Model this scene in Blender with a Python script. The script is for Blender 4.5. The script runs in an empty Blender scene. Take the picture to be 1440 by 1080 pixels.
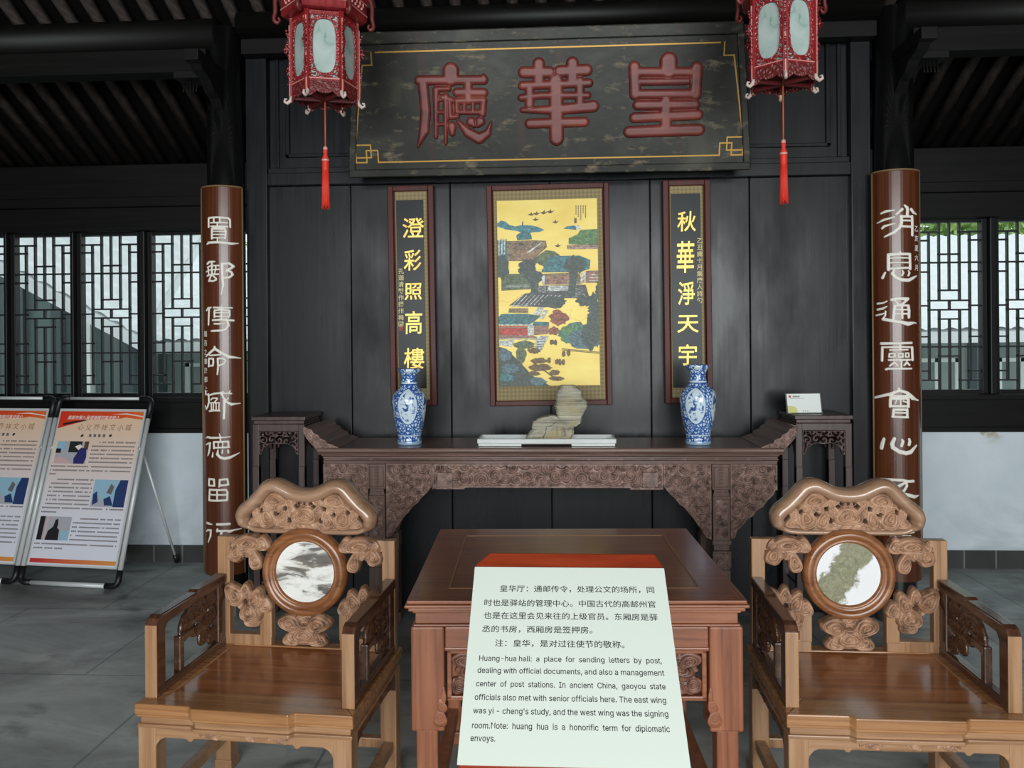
import bpy, bmesh, math, random
import numpy as np
from mathutils import Vector, Matrix

# ------------------------------------------------------------------ camera, world, lights, exposure
SC = bpy.context.scene
COL = SC.collection
EYE = Vector((0, 0, 1.57)); FPX = 1100.0; HORIZON = 480.0
YAW = math.radians(3.2); ROLL = math.radians(-0.45)
CAMROT = Matrix.Rotation(YAW, 3, 'Z') @ Matrix.Rotation(math.pi/2, 3, 'X') @ Matrix.Rotation(ROLL, 3, 'Z')
cd = bpy.data.cameras.new('camera'); cam = bpy.data.objects.new('camera', cd); COL.objects.link(cam)
cam.matrix_world = Matrix.Translation(EYE) @ CAMROT.to_4x4()
cd.sensor_fit = 'HORIZONTAL'; cd.sensor_width = 36.0; cd.lens = 36.0*FPX/1440.0
cd.shift_y = -(540.0-HORIZON)/1440.0; cd.clip_start = 0.05
SC.camera = cam

SC.view_settings.view_transform = 'Standard'; SC.view_settings.look = 'None'
SC.view_settings.gamma = 1.0; SC.view_settings.use_curve_mapping = False
SC.view_settings.exposure = 0.0
SC.cycles.use_denoising = True
SC.cycles.max_bounces = 8; SC.cycles.transparent_max_bounces = 12

wd = bpy.data.worlds.new('overcast_sky'); SC.world = wd; wd.use_nodes = True
bg = wd.node_tree.nodes['Background']
bg.inputs[0].default_value = (0.90, 0.97, 1.0, 1); bg.inputs[1].default_value = 1.35

def area(name, loc, rot, sx, sy, power, col):
    l = bpy.data.lights.new(name, 'AREA'); l.shape = 'RECTANGLE'; l.size = sx; l.size_y = sy
    l.energy = power; l.color = col
    o = bpy.data.objects.new(name, l); COL.objects.link(o); o.location = loc; o.rotation_euler = rot
    return o
# daylight through the open front of the hall, behind the camera
area('front_doorway_daylight', (0.4, -4.0, 2.15), (math.radians(84), 0, 0), 7.0, 2.9, 570, (0.965, 1.0, 1.0))

# ------------------------------------------------------------------ helpers
def ray(px, py):
    return CAMROT @ Vector(((px-720)/FPX, (HORIZON-py)/FPX, -1))
def at(px, py, Y):
    d = ray(px, py); return d*(Y/d.y) + EYE
def on_floor(px, py, Z=0.0):
    d = ray(px, py); return d*((Z-EYE.z)/d.z) + EYE
class Frame:
    """A tilted plane in the room: u along its width, v up it, its front towards local -y."""
    def __init__(s, mat): s.m = mat; s.i = mat.inverted()
    def uv(s, px, py):
        o = s.i @ EYE; d = s.i.to_3x3() @ ray(px, py); t = -o.y/d.y
        p = o + d*t; return p.x, p.z

def L(r, g, b):
    f = lambda c: (c/255/12.92) if c/255 <= 0.04045 else ((c/255+0.055)/1.055)**2.4
    return (f(r), f(g), f(b), 1)

class NT:
    def __init__(s, name):
        s.m = bpy.data.materials.new(name); s.m.use_nodes = True; s.t = s.m.node_tree
        s.b = s.t.nodes['Principled BSDF']; s.out = s.t.nodes['Material Output']
    def n(s, typ, ins=None, **props):
        nd = s.t.nodes.new(typ)
        for k, v in props.items(): setattr(nd, k, v)
        for k, v in (ins or {}).items():
            if hasattr(v, 'bl_idname') or isinstance(v, bpy.types.NodeSocket):
                s.t.links.new(v, nd.inputs[k])
            else: nd.inputs[k].default_value = v
        return nd
    def link(s, a, b): s.t.links.new(a, b)
    def coord(s, scale=(1, 1, 1), kind='Object', loc=(0, 0, 0)):
        c = s.n('ShaderNodeTexCoord')
        mp = s.n('ShaderNodeMapping', {'Vector': c.outputs[kind], 'Scale': scale, 'Location': loc})
        return mp.outputs[0]
    def noise(s, vec, scale, detail=4, rough=0.55, dist=0.0):
        return s.n('ShaderNodeTexNoise', {'Vector': vec, 'Scale': scale, 'Detail': detail, 'Roughness': rough, 'Distortion': dist}).outputs[0]
    def ramp(s, fac, stops):
        r = s.n('ShaderNodeValToRGB'); r.color_ramp.elements[0].position = stops[0][0]; r.color_ramp.elements[0].color = stops[0][1]
        r.color_ramp.elements[1].position = stops[-1][0]; r.color_ramp.elements[1].color = stops[-1][1]
        for p, c in stops[1:-1]:
            e = r.color_ramp.elements.new(p); e.color = c
        s.link(fac, r.inputs[0]); return r.outputs[0]
    def mix(s, fac, a, b, mode='MIX'):
        m = s.n('ShaderNodeMix', data_type='RGBA', blend_type=mode)
        for sock, v in ((m.inputs[0], fac), (m.inputs[6], a), (m.inputs[7], b)):
            if isinstance(v, bpy.types.NodeSocket): s.link(v, sock)
            else: sock.default_value = v
        return m.outputs[2]
    def math(s, op, a, b=0.0, c=None):
        m = s.n('ShaderNodeMath', operation=op)
        for i, v in enumerate((a, b) + ((c,) if c is not None else ())):
            if isinstance(v, bpy.types.NodeSocket): s.link(v, m.inputs[i])
            else: m.inputs[i].default_value = v
        return m.outputs[0]
    def bump(s, h, strength=0.3, dist=0.01):
        b = s.n('ShaderNodeBump', {'Height': h, 'Strength': strength, 'Distance': dist})
        s.link(b.outputs[0], s.b.inputs['Normal'])
    def base(s, c):
        if isinstance(c, bpy.types.NodeSocket): s.link(c, s.b.inputs['Base Color'])
        else: s.b.inputs['Base Color'].default_value = c
    def rough(s, r):
        if isinstance(r, bpy.types.NodeSocket): s.link(r, s.b.inputs['Roughness'])
        else: s.b.inputs['Roughness'].default_value = r

def plain(name, c, rough=0.5, metal=0.0, spec=0.5, coat=0.0):
    t = NT(name); t.base(c); t.rough(rough); t.b.inputs['Metallic'].default_value = metal
    t.b.inputs['Specular IOR Level'].default_value = spec; t.b.inputs['Coat Weight'].default_value = coat
    return t.m
def wood(name, dark, mid, light, axis='X', rough=0.35, grain=1.0, coat=0.0, bump=0.12, spec=0.5, extra=None):
    t = NT(name)
    sc = {'X': (1.2, 26, 26), 'Y': (26, 1.2, 26), 'Z': (26, 26, 1.2)}[axis]
    v = t.coord(tuple(a*grain for a in sc))
    n1 = t.noise(v, 1.6, 6, 0.62, 0.6)
    v2 = t.coord((1, 1, 1)); n2 = t.noise(v2, 4.5, 3)
    c = t.ramp(n1, [(0.25, dark), (0.5, mid), (0.78, light)])
    c = t.mix(t.math('MULTIPLY', n2, 0.5), c, dark)
    t.base(c); t.rough(t.math('ADD', t.math('MULTIPLY', n1, 0.2), rough-0.1))
    t.b.inputs['Coat Weight'].default_value = coat; t.b.inputs['Coat Roughness'].default_value = 0.12
    t.b.inputs['Specular IOR Level'].default_value = spec
    if bump: t.bump(n1, bump, 0.002)
    return t.m

class MB:
    """Collects shapes, then links them as ONE mesh object."""
    def __init__(s): s.v = []; s.f = []; s.mi = []; s.sm = []
    def add(s, verts, faces, mat=0, smooth=False):
        k = len(s.v); s.v.extend(tuple(map(float, p)) for p in verts)
        for f in faces: s.f.append(tuple(k+int(i) for i in f)); s.mi.append(mat); s.sm.append(smooth)
        return s
    def box(s, x0, x1, y0, y1, z0, z1, mat=0, m=None):
        v = [(x, y, z) for x in (x0, x1) for y in (y0, y1) for z in (z0, z1)]
        if m is not None: v = [m @ Vector(p) for p in v]
        return s.add(v, [(0, 1, 3, 2), (4, 6, 7, 5), (0, 4, 5, 1), (2, 3, 7, 6), (0, 2, 6, 4), (1, 5, 7, 3)], mat)
    def bar(s, a, b, w, h=None, mat=0, up=(0, 0, 1)):
        h = h or w; a = Vector(a); b = Vector(b); d = (b-a).normalized(); u = Vector(up)
        if abs(d.dot(u)) > 0.99: u = Vector((0, 1, 0))
        r = d.cross(u).normalized(); u = r.cross(d)
        v = [p + r*(i*w/2) + u*(j*h/2) for p in (a, b) for i, j in ((-1, -1), (1, -1), (1, 1), (-1, 1))]
        return s.add(v, [(3, 2, 1, 0), (4, 5, 6, 7)] + [(i, (i+1) % 4, 4+(i+1) % 4, 4+i) for i in range(4)], mat)
    def prism(s, poly, a, b, plane='XZ', mat=0, smooth=False):
        n = len(poly)
        def P(u, v, w): return {'XZ': (u, w, v), 'XY': (u, v, w), 'YZ': (w, u, v)}[plane]
        v = [P(u, w, a) for u, w in poly] + [P(u, w, b) for u, w in poly]
        ar = sum(poly[i][0]*poly[(i+1) % n][1]-poly[(i+1) % n][0]*poly[i][1] for i in range(n))
        fs = [tuple(range(n)), tuple(range(2*n-1, n-1, -1))] + [(i+n, (i+1) % n+n, (i+1) % n, i) for i in range(n)]
        flip = (ar < 0) != (plane in ('XZ',)) 
        if (b < a): flip = not flip
        if not flip: fs = [tuple(reversed(f)) for f in fs]
        return s.add(v, fs, mat, smooth)
    def tube(s, pts, r, seg=10, closed=False, mat=0, caps=True, sq=None):
        pts = [Vector(p) for p in pts]; n = len(pts); rs = r if hasattr(r, '__len__') else [r]*n
        T = []
        for i in range(n):
            a = pts[(i-1) % n] if (closed or i > 0) else pts[i]; b = pts[(i+1) % n] if (closed or i < n-1) else pts[i]
            T.append((b-a).normalized())
        ref = Vector((0, 0, 1)) if abs(T[0].z) < 0.9 else Vector((0, 1, 0))
        if sq: ref = Vector(sq[0])
        nrm = (ref - T[0]*ref.dot(T[0])).normalized(); vs = []
        for i in range(n):
            nrm = (ref - T[i]*ref.dot(T[i])) if sq else (nrm - T[i]*nrm.dot(T[i])); nrm.normalize(); bi = T[i].cross(nrm)
            for k in range(seg):
                an = 2*math.pi*k/seg; q = (sq[1] if sq else 1.0)
                vs.append(pts[i] + nrm*(math.cos(an)*rs[i]*q) + bi*(math.sin(an)*rs[i]))
        fs = []
        for i in range(n if closed else n-1):
            j = (i+1) % n
            for k in range(seg):
                l = (k+1) % seg; fs.append((i*seg+k, i*seg+l, j*seg+l, j*seg+k))
        if not closed and caps: fs += [tuple(range(seg-1, -1, -1)), tuple((n-1)*seg+k for k in range(seg))]
        return s.add(vs, fs, mat, True)
    def lathe(s, prof, seg=32, c=(0, 0), mat=0, smooth=True, a0=0.0, axis='Z'):
        vs = []; n = len(prof)
        for r, z in prof:
            for k in range(seg):
                a = a0+2*math.pi*k/seg
                p = (c[0]+r*math.cos(a), c[1]+r*math.sin(a), z)
                if axis == 'Y': p = (c[0]+r*math.cos(a), z, c[1]+r*math.sin(a))
                vs.append(p)
        fs = []
        for i in range(n-1):
            for k in range(seg):
                l = (k+1) % seg; f = (i*seg+k, i*seg+l, (i+1)*seg+l, (i+1)*seg+k)
                fs.append(f if axis == 'Z' else tuple(reversed(f)))
        return s.add(vs, fs, mat, smooth)
    def flat(s, poly, layer, mat=0):
        """A printed or inlaid patch on a plane's front (local -y)."""
        n = len(poly); ar = sum(poly[i][0]*poly[(i+1) % n][1]-poly[(i+1) % n][0]*poly[i][1] for i in range(n))
        if ar < 0: poly = poly[::-1]
        return s.add([(u, -layer, v) for u, v in poly], [tuple(range(n))], mat)
    def rect(s, u0, u1, v0, v1, layer, mat=0): return s.flat([(u0, v0), (u1, v0), (u1, v1), (u0, v1)], layer, mat)
    def grid(s, xs, zs, sdf, hgt, back, mapf=None, mat=0, smooth=True):
        """Solid carving: sdf > 0 inside (metres), hgt its height, back the depth its edges run to."""
        X, Z = np.meshgrid(xs, zs, indexing='ij'); gx, gz = np.gradient(sdf, xs, zs)
        g2 = gx*gx+gz*gz+1e-9; out = sdf <= 0
        step = 1.0*(xs[1]-xs[0])
        mv = np.where(out, np.clip(-sdf/np.sqrt(g2), 0, step), 0)
        X = X + mv*gx/np.sqrt(g2); Z = Z + mv*gz/np.sqrt(g2); Hh = np.where(out, np.minimum(hgt, 0.0)+0.0, hgt)
        ins = ~out
        cell = (ins[:-1, :-1].astype(int)+ins[1:, :-1]+ins[:-1, 1:]+ins[1:, 1:]) >= 2
        ci, cj = np.nonzero(cell)
        if len(ci) == 0: return s
        nz = len(zs); q = np.stack([ci*nz+cj, (ci+1)*nz+cj, (ci+1)*nz+cj+1, ci*nz+cj+1], 1)
        used, inv = np.unique(q, return_inverse=True); q = inv.reshape(-1, 4)
        px, pz, ph = X.ravel()[used], Z.ravel()[used], Hh.ravel()[used]
        mapf = mapf or (lambda x, z, h: np.stack([x, -h, z], 1))
        front = mapf(px, pz, ph)
        from collections import Counter
        ed = {}
        for f in q:
            for i in range(4):
                a, b = int(f[i]), int(f[(i+1) % 4]); ed[(a, b)] = 1
        bound = [(a, b) for (a, b) in ed if (b, a) not in ed]
        bi = sorted({a for e in bound for a in e}); bk = {a: k for k, a in enumerate(bi)}
        s.add(front, q.tolist(), mat, smooth)
        bf = mapf(px[bi], pz[bi], ph[bi]); bb = mapf(px[bi], pz[bi], np.full(len(bi), float(back)))
        m = len(bi)
        s.add(np.concatenate([bf, bb]), [(bk[b], bk[a], m+bk[a], m+bk[b]) for a, b in bound], mat, False)
        return s
    def build(s, name, mat, parent=None, bevel=0.0, seg=2, loc=None):
        me = bpy.data.meshes.new(name); me.from_pydata(s.v, [], s.f)
        for m in (mat if isinstance(mat, (list, tuple)) else [mat]): me.materials.append(m)
        me.polygons.foreach_set('material_index', s.mi); me.polygons.foreach_set('use_smooth', s.sm); me.update()
        o = bpy.data.objects.new(name, me); COL.objects.link(o)
        if parent is not None: o.parent = parent
        if loc is not None: o.location = loc
        if bevel:
            b = o.modifiers.new('bevel', 'BEVEL'); b.width = bevel; b.segments = seg; b.limit_method = 'ANGLE'; b.angle_limit = math.radians(40)
        return o

def thing(name, label, cat, loc=(0, 0, 0), rz=0.0, group=None, mat=None):
    o = bpy.data.objects.new(name, None); COL.objects.link(o); o.empty_display_size = 0.1
    if mat is not None: o.matrix_world = mat
    else: o.location = loc; o.rotation_euler = (0, 0, rz)
    o['label'] = label; o['category'] = cat
    if group: o['group'] = group
    return o
def tag(o, label, cat, group=None, kind=None):
    o['label'] = label; o['category'] = cat
    if group: o['group'] = group
    if kind: o['kind'] = kind
    return o
def struct(mb, name, mat, parent=None, bevel=0.0):
    o = mb.build(name, mat, parent, bevel)
    if parent is None: o['kind'] = 'structure'
    return o
KIDS = lambda o: [c for c in bpy.data.objects if c.parent == o]
def copy_tree(o, parent=None):
    c = o.copy(); COL.objects.link(c); c.parent = parent
    for k in KIDS(o): copy_tree(k, c)
    return c

def seg_sdf(X, Z, strokes):
    """strokes: lists of (x, z, radius); the union of round-ended tapering strokes, positive inside."""
    d = np.full(X.shape, -1e3)
    for st in strokes:
        if len(st) == 1: st = [st[0], st[0]]
        for (x0, z0, r0), (x1, z1, r1) in zip(st[:-1], st[1:]):
            dx, dz = x1-x0, z1-z0; l2 = dx*dx+dz*dz+1e-12
            t = np.clip(((X-x0)*dx+(Z-z0)*dz)/l2, 0, 1)
            d = np.maximum(d, (r0+(r1-r0)*t)-np.hypot(X-x0-t*dx, Z-z0-t*dz))
    return d
def smooth_path(pts, n=6, closed=False):
    P = [Vector(p) for p in pts]; out = []; m = len(P)
    for i in range(m if closed else m-1):
        p0 = P[(i-1) % m] if closed or i > 0 else P[i]; p1 = P[i]; p2 = P[(i+1) % m]
        p3 = P[(i+2) % m] if closed or i+2 < m else P[(i+1) % m]
        for k in range(n):
            t = k/n
            out.append(0.5*((2*p1)+(p2-p0)*t+(2*p0-5*p1+4*p2-p3)*t*t+(3*p1-p0-3*p2+p3)*t**3))
    if not closed: out.append(P[-1])
    return out
def poly_sdf(X, Z, poly):
    n = len(poly); d = np.full(X.shape, 1e9); inside = np.zeros(X.shape, bool)
    for i in range(n):
        (x0, z0), (x1, z1) = poly[i], poly[(i+1) % n]; dx, dz = x1-x0, z1-z0
        t = np.clip(((X-x0)*dx+(Z-z0)*dz)/(dx*dx+dz*dz+1e-12), 0, 1)
        d = np.minimum(d, np.hypot(X-x0-t*dx, Z-z0-t*dz))
        c = ((z0 > Z) != (z1 > Z)) & (X < (x1-x0)*(Z-z0)/((z1-z0) if abs(z1-z0) > 1e-12 else 1e-12)+x0)
        inside ^= c
    return np.where(inside, d, -d)
def scroll(X, Z, pitch, lam, seed, stretch=1.0):
    """Height 0..1 of tight curling scrollwork, as on the carved aprons."""
    rg = np.random.RandomState(seed)
    x0, x1, z0, z1 = X.min()-pitch, X.max()+pitch, Z.min()-pitch, Z.max()+pitch
    nx, nz = max(2, int((x1-x0)/pitch/stretch)+1), max(2, int((z1-z0)/pitch)+1)
    C = [(x0+(i+0.5*(j % 2))*pitch*stretch+rg.uniform(-.3, .3)*pitch, z0+j*pitch+rg.uniform(-.25, .25)*pitch) for i in range(nx) for j in range(nz)]
    b1 = np.full(X.shape, 1e9); b2 = b1.copy(); ph = np.zeros(X.shape)
    for cx, cz in C:
        dx, dz = (X-cx)/stretch**.5, Z-cz; r = np.hypot(dx, dz); sgn = 1 if rg.rand() > .5 else -1; off = rg.uniform(0, 6.28)
        v = np.cos(2*np.pi*r/lam - sgn*np.arctan2(dz, dx)+off)
        near = r < b1; b2 = np.where(near, b1, np.minimum(b2, r)); ph = np.where(near, v, ph); b1 = np.where(near, r, b1)
    edge = np.clip((b2-b1)/(0.25*pitch), 0, 1)
    return (0.5+0.5*ph)*(0.35+0.65*edge)
def cloud(mb, lobes, res=0.0025, thick=0.02, back=0.0, holes=(), extra_poly=None, ridge=0.28, rings=3.0, y0=0.0):
    """Carved cloud heads: lobes (x, z, rx, rz, angle, height) with concentric ridges."""
    xs = np.arange(min(l[0]-max(l[2:4]) for l in lobes)-.008, max(l[0]+max(l[2:4]) for l in lobes)+.008, res)
    zs = np.arange(min(l[1]-max(l[2:4]) for l in lobes)-.008, max(l[1]+max(l[2:4]) for l in lobes)+.008, res)
    X, Z = np.meshgrid(xs, zs, indexing='ij'); sd = np.full(X.shape, -1.0); H = np.zeros(X.shape)
    for cx, cz, rx, rz, an, h in lobes:
        c, s_ = math.cos(an), math.sin(an); u = (X-cx)*c+(Z-cz)*s_; w = -(X-cx)*s_+(Z-cz)*c
        th = np.arctan2(w/rz, u/rx)
        r = np.hypot(u/rx, w/rz)/(1+0.10*np.cos(3*th+1.57))
        sd = np.maximum(sd, (1-r)*min(rx, rz))
        hh = thick*h*(0.55+0.45*np.sqrt(np.clip(1-r*r, 0, 1)))*(1-ridge*(0.5+0.5*np.cos(2*np.pi*rings*r)))*(.42+.58*np.clip((1-r)/.2, 0, 1)**.6)
        H = np.where(r < 1, np.maximum(H, hh), H)
    for cx, cz, rr in holes: sd = np.minimum(sd, np.hypot(X-cx, Z-cz)-rr)
    return mb.grid(xs, zs, sd, H, back, lambda x, z, h: np.stack([x, y0-h, z], 1))

def resize(root, k, lift=0.0):
    """Scale a thing and its parts: their group was scaled about the camera."""
    seen = set(); todo = [root]
    while todo:
        o = todo.pop(); todo.extend(c for c in bpy.data.objects if c.parent == o)
        if o.type == 'MESH' and o.data.name not in seen:
            seen.add(o.data.name); n = len(o.data.vertices); a = np.empty(n*3); o.data.vertices.foreach_get('co', a)
            a = a.reshape(-1, 3); a[:, 2] += lift; o.data.vertices.foreach_set('co', (a*k).ravel()); o.data.update()
_tc = {}
def glyphs(body, weight=0.0):
    k = (body, weight)
    if k not in _tc:
        c = bpy.data.curves.new('lettering', 'FONT'); c.body = body; c.size = 1.0; c.offset = weight; c.resolution_u = 3
        o = bpy.data.objects.new('lettering', c); COL.objects.link(o); bpy.context.view_layer.update()
        me = bpy.data.meshes.new_from_object(o.evaluated_get(bpy.context.evaluated_depsgraph_get()))
        v = np.array([x.co[:] for x in me.vertices]) if len(me.vertices) else np.zeros((0, 3)); f = [tuple(p.vertices) for p in me.polygons]
        bpy.data.objects.remove(o); bpy.data.curves.remove(c); bpy.data.meshes.remove(me)
        _tc[k] = (v, f)
    return _tc[k]
def write(mb, body, u, v, size, layer, width=None, shear=0.0, mat=0, weight=0.0, fit=None):
    """One line of lettering on a plane's front, lower left corner of its first letter at (u, v)."""
    V, Fc = glyphs(body, weight)
    if len(V) == 0: return
    x, y = V[:, 0].copy(), V[:, 1].copy(); sx = sy = size
    if fit:
        x0, x1, y0, y1 = x.min(), x.max(), y.min(), y.max(); x = (x-x0)/(x1-x0); y = (y-y0)/(y1-y0); sx, sy = fit
    elif width: x = x-x.min(); sx = width/x.max()
    mb.add(np.stack([u+x*sx+y*sy*shear, np.full(len(x), -layer), v+y*sy], 1), [f for f in Fc], mat)

# ------------------------------------------------------------------ materials
MAT = {}
def lacquer_planks():
    t = NT('black_lacquer_planks')
    v = t.coord((30, 30, 0.9)); n1 = t.noise(v, 1.5, 6, 0.65); n2 = t.noise(t.coord((1.2, 1.2, 0.45)), 2.3, 4, 0.6)
    c = t.ramp(n1, [(0.3, L(12, 13, 14)), (0.55, L(20, 21, 22)), (0.8, L(33, 34, 37))])
    c = t.mix(t.ramp(n2, [(0.35, (0, 0, 0, 1)), (0.7, (1, 1, 1, 1))]), c, L(30, 32, 35))
    t.base(c); t.rough(t.math('ADD', t.math('MULTIPLY', n1, 0.16), t.ramp(n2, [(0.35, (.42, .42, .42, 1)), (0.66, (.14, .14, .14, 1))]))); t.b.inputs['Specular IOR Level'].default_value = 0.27; t.bump(n1, 0.1, 0.002)
    return t.m
MAT['lacquer'] = lacquer_planks()
MAT['dark_wood'] = wood('soot_dark_timber', L(7, 7, 6), L(12, 11, 10), L(22, 20, 18), 'X', 0.5, 0.6, spec=0.25)
MAT['dark_wood_z'] = wood('dark_upright_timber', L(10, 10, 11), L(18, 18, 20), L(32, 30, 34), 'Z', 0.45, 0.6, spec=0.3)
MAT['rafter'] = wood('rafter_timber', L(44, 40, 38), L(84, 76, 72), L(132, 118, 114), 'Y', 0.40, 0.6)
MAT['black_gloss'] = plain('black_gloss_lacquer', L(16, 16, 17), 0.17, coat=0.5)
MAT['deck'] = plain('roof_boarding', L(9, 9, 8), 0.9, spec=0.1)

def plaster():
    t = NT('whitewashed_plaster')
    n = t.noise(t.coord(), 2.2, 6, 0.6); n2 = t.noise(t.coord((1, 1, 1.6)), 1.1, 5, 0.65, 0.4)
    sep = t.n('ShaderNodeSeparateXYZ', {'Vector': t.coord()})
    low = t.math('MULTIPLY', t.ramp(n2, [(0.48, (0, 0, 0, 1)), (0.62, (1, 1, 1, 1))]), t.ramp(sep.outputs[2], [(0.15, (.75, .75, .75, 1)), (0.6, (0, 0, 0, 1))]))
    c = t.ramp(n, [(0.3, L(196, 208, 216)), (0.7, L(216, 226, 232))])
    c = t.mix(low, c, L(168, 178, 182))
    top = t.math('MULTIPLY', t.ramp(n2, [(0.56, (0, 0, 0, 1)), (0.6, (1, 1, 1, 1))]), t.ramp(sep.outputs[2], [(0.84, (0, 0, 0, 1)), (0.92, (1, 1, 1, 1))]))
    c = t.mix(top, c, L(176, 168, 150))
    t.base(c); t.rough(0.85); t.bump(n, 0.15, 0.004)
    return t.m
MAT['plaster'] = plaster()
def greybrick():
    t = NT('grey_base_bricks')
    b = t.n('ShaderNodeTexBrick', {'Vector': t.coord((1, 1, 1), loc=(0.07, 0, 0)), 'Scale': 1.0, 'Mortar Size': 0.006, 'Brick Width': 0.21, 'Row Height': 0.3,
        'Color1': L(72, 74, 74), 'Color2': L(96, 98, 96), 'Mortar': L(150, 152, 150)})
    n = t.noise(t.coord(), 9, 5)
    t.base(t.mix(0.6, b.outputs[0], t.ramp(n, [(0.3, L(48, 50, 50)), (0.7, L(132, 134, 132))]), 'MULTIPLY')); t.rough(0.8)
    return t.m
def floor_stone():
    t = NT('stained_stone_floor')
    n1 = t.noise(t.coord((0.8, 1.5, 1)), 1.3, 7, 0.62, 0.7); n2 = t.noise(t.coord(), 7, 5, 0.6); n3 = t.noise(t.coord((1, 1.6, 1), loc=(7, 3, 0)), 2.4, 5, 0.55, 0.4)
    c = t.ramp(n1, [(0.30, L(106, 109, 107)), (0.47, L(154, 160, 157)), (0.60, L(188, 194, 191)), (0.8, L(206, 205, 195))])
    c = t.mix(t.math('MULTIPLY', n2, 0.35), c, L(110, 112, 110))
    c = t.mix(t.ramp(n3, [(0.57, (0, 0, 0, 1)), (0.68, (.72, .72, .72, 1))]), c, L(82, 84, 84))
    b = t.n('ShaderNodeTexBrick', {'Vector': t.coord((1, 1, 1)), 'Scale': 1.0, 'Mortar Size': 0.006, 'Brick Width': 0.9, 'Row Height': 0.9})
    c = t.mix(t.math('MULTIPLY', b.outputs[1], 0.45), c, L(50, 52, 52))
    t.base(c); t.rough(t.math('ADD', t.math('MULTIPLY', n2, 0.3), 0.28)); t.bump(n2, 0.12, 0.004)
    return t.m
MAT['brick'] = greybrick(); MAT['floor'] = floor_stone()
def pane_glass():
    t = NT('window_glass'); tr = t.n('ShaderNodeBsdfTransparent'); gl = t.n('ShaderNodeBsdfGlossy', {'Roughness': 0.05})
    tr.inputs[0].default_value = (0.93, 0.97, 0.96, 1)
    mx = t.n('ShaderNodeMixShader', {'Fac': 0.06}); t.link(tr.outputs[0], mx.inputs[1]); t.link(gl.outputs[0], mx.inputs[2])
    t.link(mx.outputs[0], t.out.inputs['Surface']); return t.m
MAT['pane'] = pane_glass()
MAT['muntin'] = plain('dark_muntin_timber', L(22, 26, 27), 0.5)

# ------------------------------------------------------------------ the hall: floor, walls, roof
XL, XR, YF, YB = -6.2, 6.2, -4.3, 5.5
struct(MB().box(XL, XR, YF, YB+0.3, -0.12, 0), 'floor', MAT['floor'])
MIDX0, MIDX1 = -1.81, 1.777
# side bays of the back wall: brick base, plaster, dark sill boards, lintel
for side, x0, x1 in (('left', XL, -0.02), ('right', -0.02, XR)):
    w = struct(MB().box(x0, x1, YB, YB+0.24, 0.12, 0.93), 'wall_back_'+side, MAT['plaster'])
    struct(MB().box(x0, x1, YB-0.012, YB+0.24, 0, 0.121), 'baseboard_back_'+side, MAT['brick'])
    b = MB(); b.box(x0, x1, YB-0.02, YB+0.12, 0.93, 1.19); b.box(x0, x1, YB-0.05, YB+0.12, 1.15, 1.185)
    b.box(x0, x1, YB-0.03, YB+0.12, 0.93, 0.965)
    struct(b, 'trim_1' if side == 'left' else 'trim_2', MAT['dark_wood'], bevel=0.004)
    b = MB(); b.box(x0, x1, YB-0.05, YB+0.2, 2.385, 2.86); b.box(x0, x1, YB-0.09, YB+0.2, 2.55, 2.62)
    struct(b, 'trim_3' if side == 'left' else 'trim_4', MAT['dark_wood'], bevel=0.005)
struct(MB().box(XL-0.2, XL, YF, YB+0.3, 0, 4.2), 'wall_left', MAT['dark_wood'])
struct(MB().box(XR, XR+0.2, YF, YB+0.3, 0, 4.2), 'wall_right', MAT['dark_wood'])
b = MB(); b.box(XL, -3.4, YF-0.2, YF, 0, 3.6); b.box(4.2, XR, YF-0.2, YF, 0, 3.6); b.box(-3.4, 4.2, YF-0.2, YF, 3.4, 3.9)
struct(b, 'wall_front', MAT['dark_wood'])

def lattice(x0, x1, z0, z1, y, name):
    """One sash: frame, stepped lattice bars, pane."""
    w = (x1-x0)/6.0; h = (z1-z0)/18.0; t = 0.0055; b = MB()
    U = lambda a: x0+a*w
    V = lambda a: z1-a*h
    def H(v, a, c): b.box(U(a)-t, U(c)+t, y-0.012, y+0.012, V(v)-t, V(v)+t)
    def VV(u, a, c): b.box(U(u)-t, U(u)+t, y-0.013, y+0.011, V(c)-t, V(a)+t)
    for m in (0, 1):
        f = (lambda a: a) if m == 0 else (lambda a: 6-a)
        for v, a, c in ((1, 0, 2), (1.9, 0, 1), (5.3, 0, 1), (8.95, 0, 1), (12.3, 0, 1), (16, 0, 1), (17, 0, 2)): H(v, min(f(a), f(c)), max(f(a), f(c)))
        VV(f(1), 1, 17); VV(f(2), 0, 8.4); VV(f(2), 9.4, 18)
    for v, a, c in ((3.4, 2, 4), (4.3, 0, 6), (7.3, 2, 4), (8.4, 1, 5), (9.4, 1, 5), (10.4, 2, 4), (13.4, 0, 6), (14.4, 2, 4)): H(v, a, c)
    VV(3, 0, 7.3); VV(3, 8.4, 9.4); VV(3, 10.4, 18)
    fr = MB(); q = 0.035
    fr.box(x0-q, x0, y-0.03, y+0.03, z0-q, z1+q); fr.box(x1, x1+q, y-0.03, y+0.03, z0-q, z1+q)
    fr.box(x0, x1, y-0.03, y+0.03, z1, z1+q); fr.box(x0, x1, y-0.03, y+0.03, z0-q, z0)
    root = struct(fr, name, MAT['dark_wood_z'], bevel=0.003)
    b.build('lattice', MAT['muntin'], root)
    MB().add([(x0, y+0.014, z0), (x1, y+0.014, z0), (x1, y+0.014, z1), (x0, y+0.014, z1)], [(0, 1, 2, 3)]).build('pane', MAT['pane'], root)
WZ0, WZ1, WY = 1.215, 2.365, YB+0.06
spans = []
xe = [at(25, 440, WY).x, at(99, 440, WY).x, at(118, 440, WY).x, at(196, 440, WY).x, at(217, 440, WY).x]
wl = xe[3]-xe[2]; pl = xe[2]-xe[0]
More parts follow.
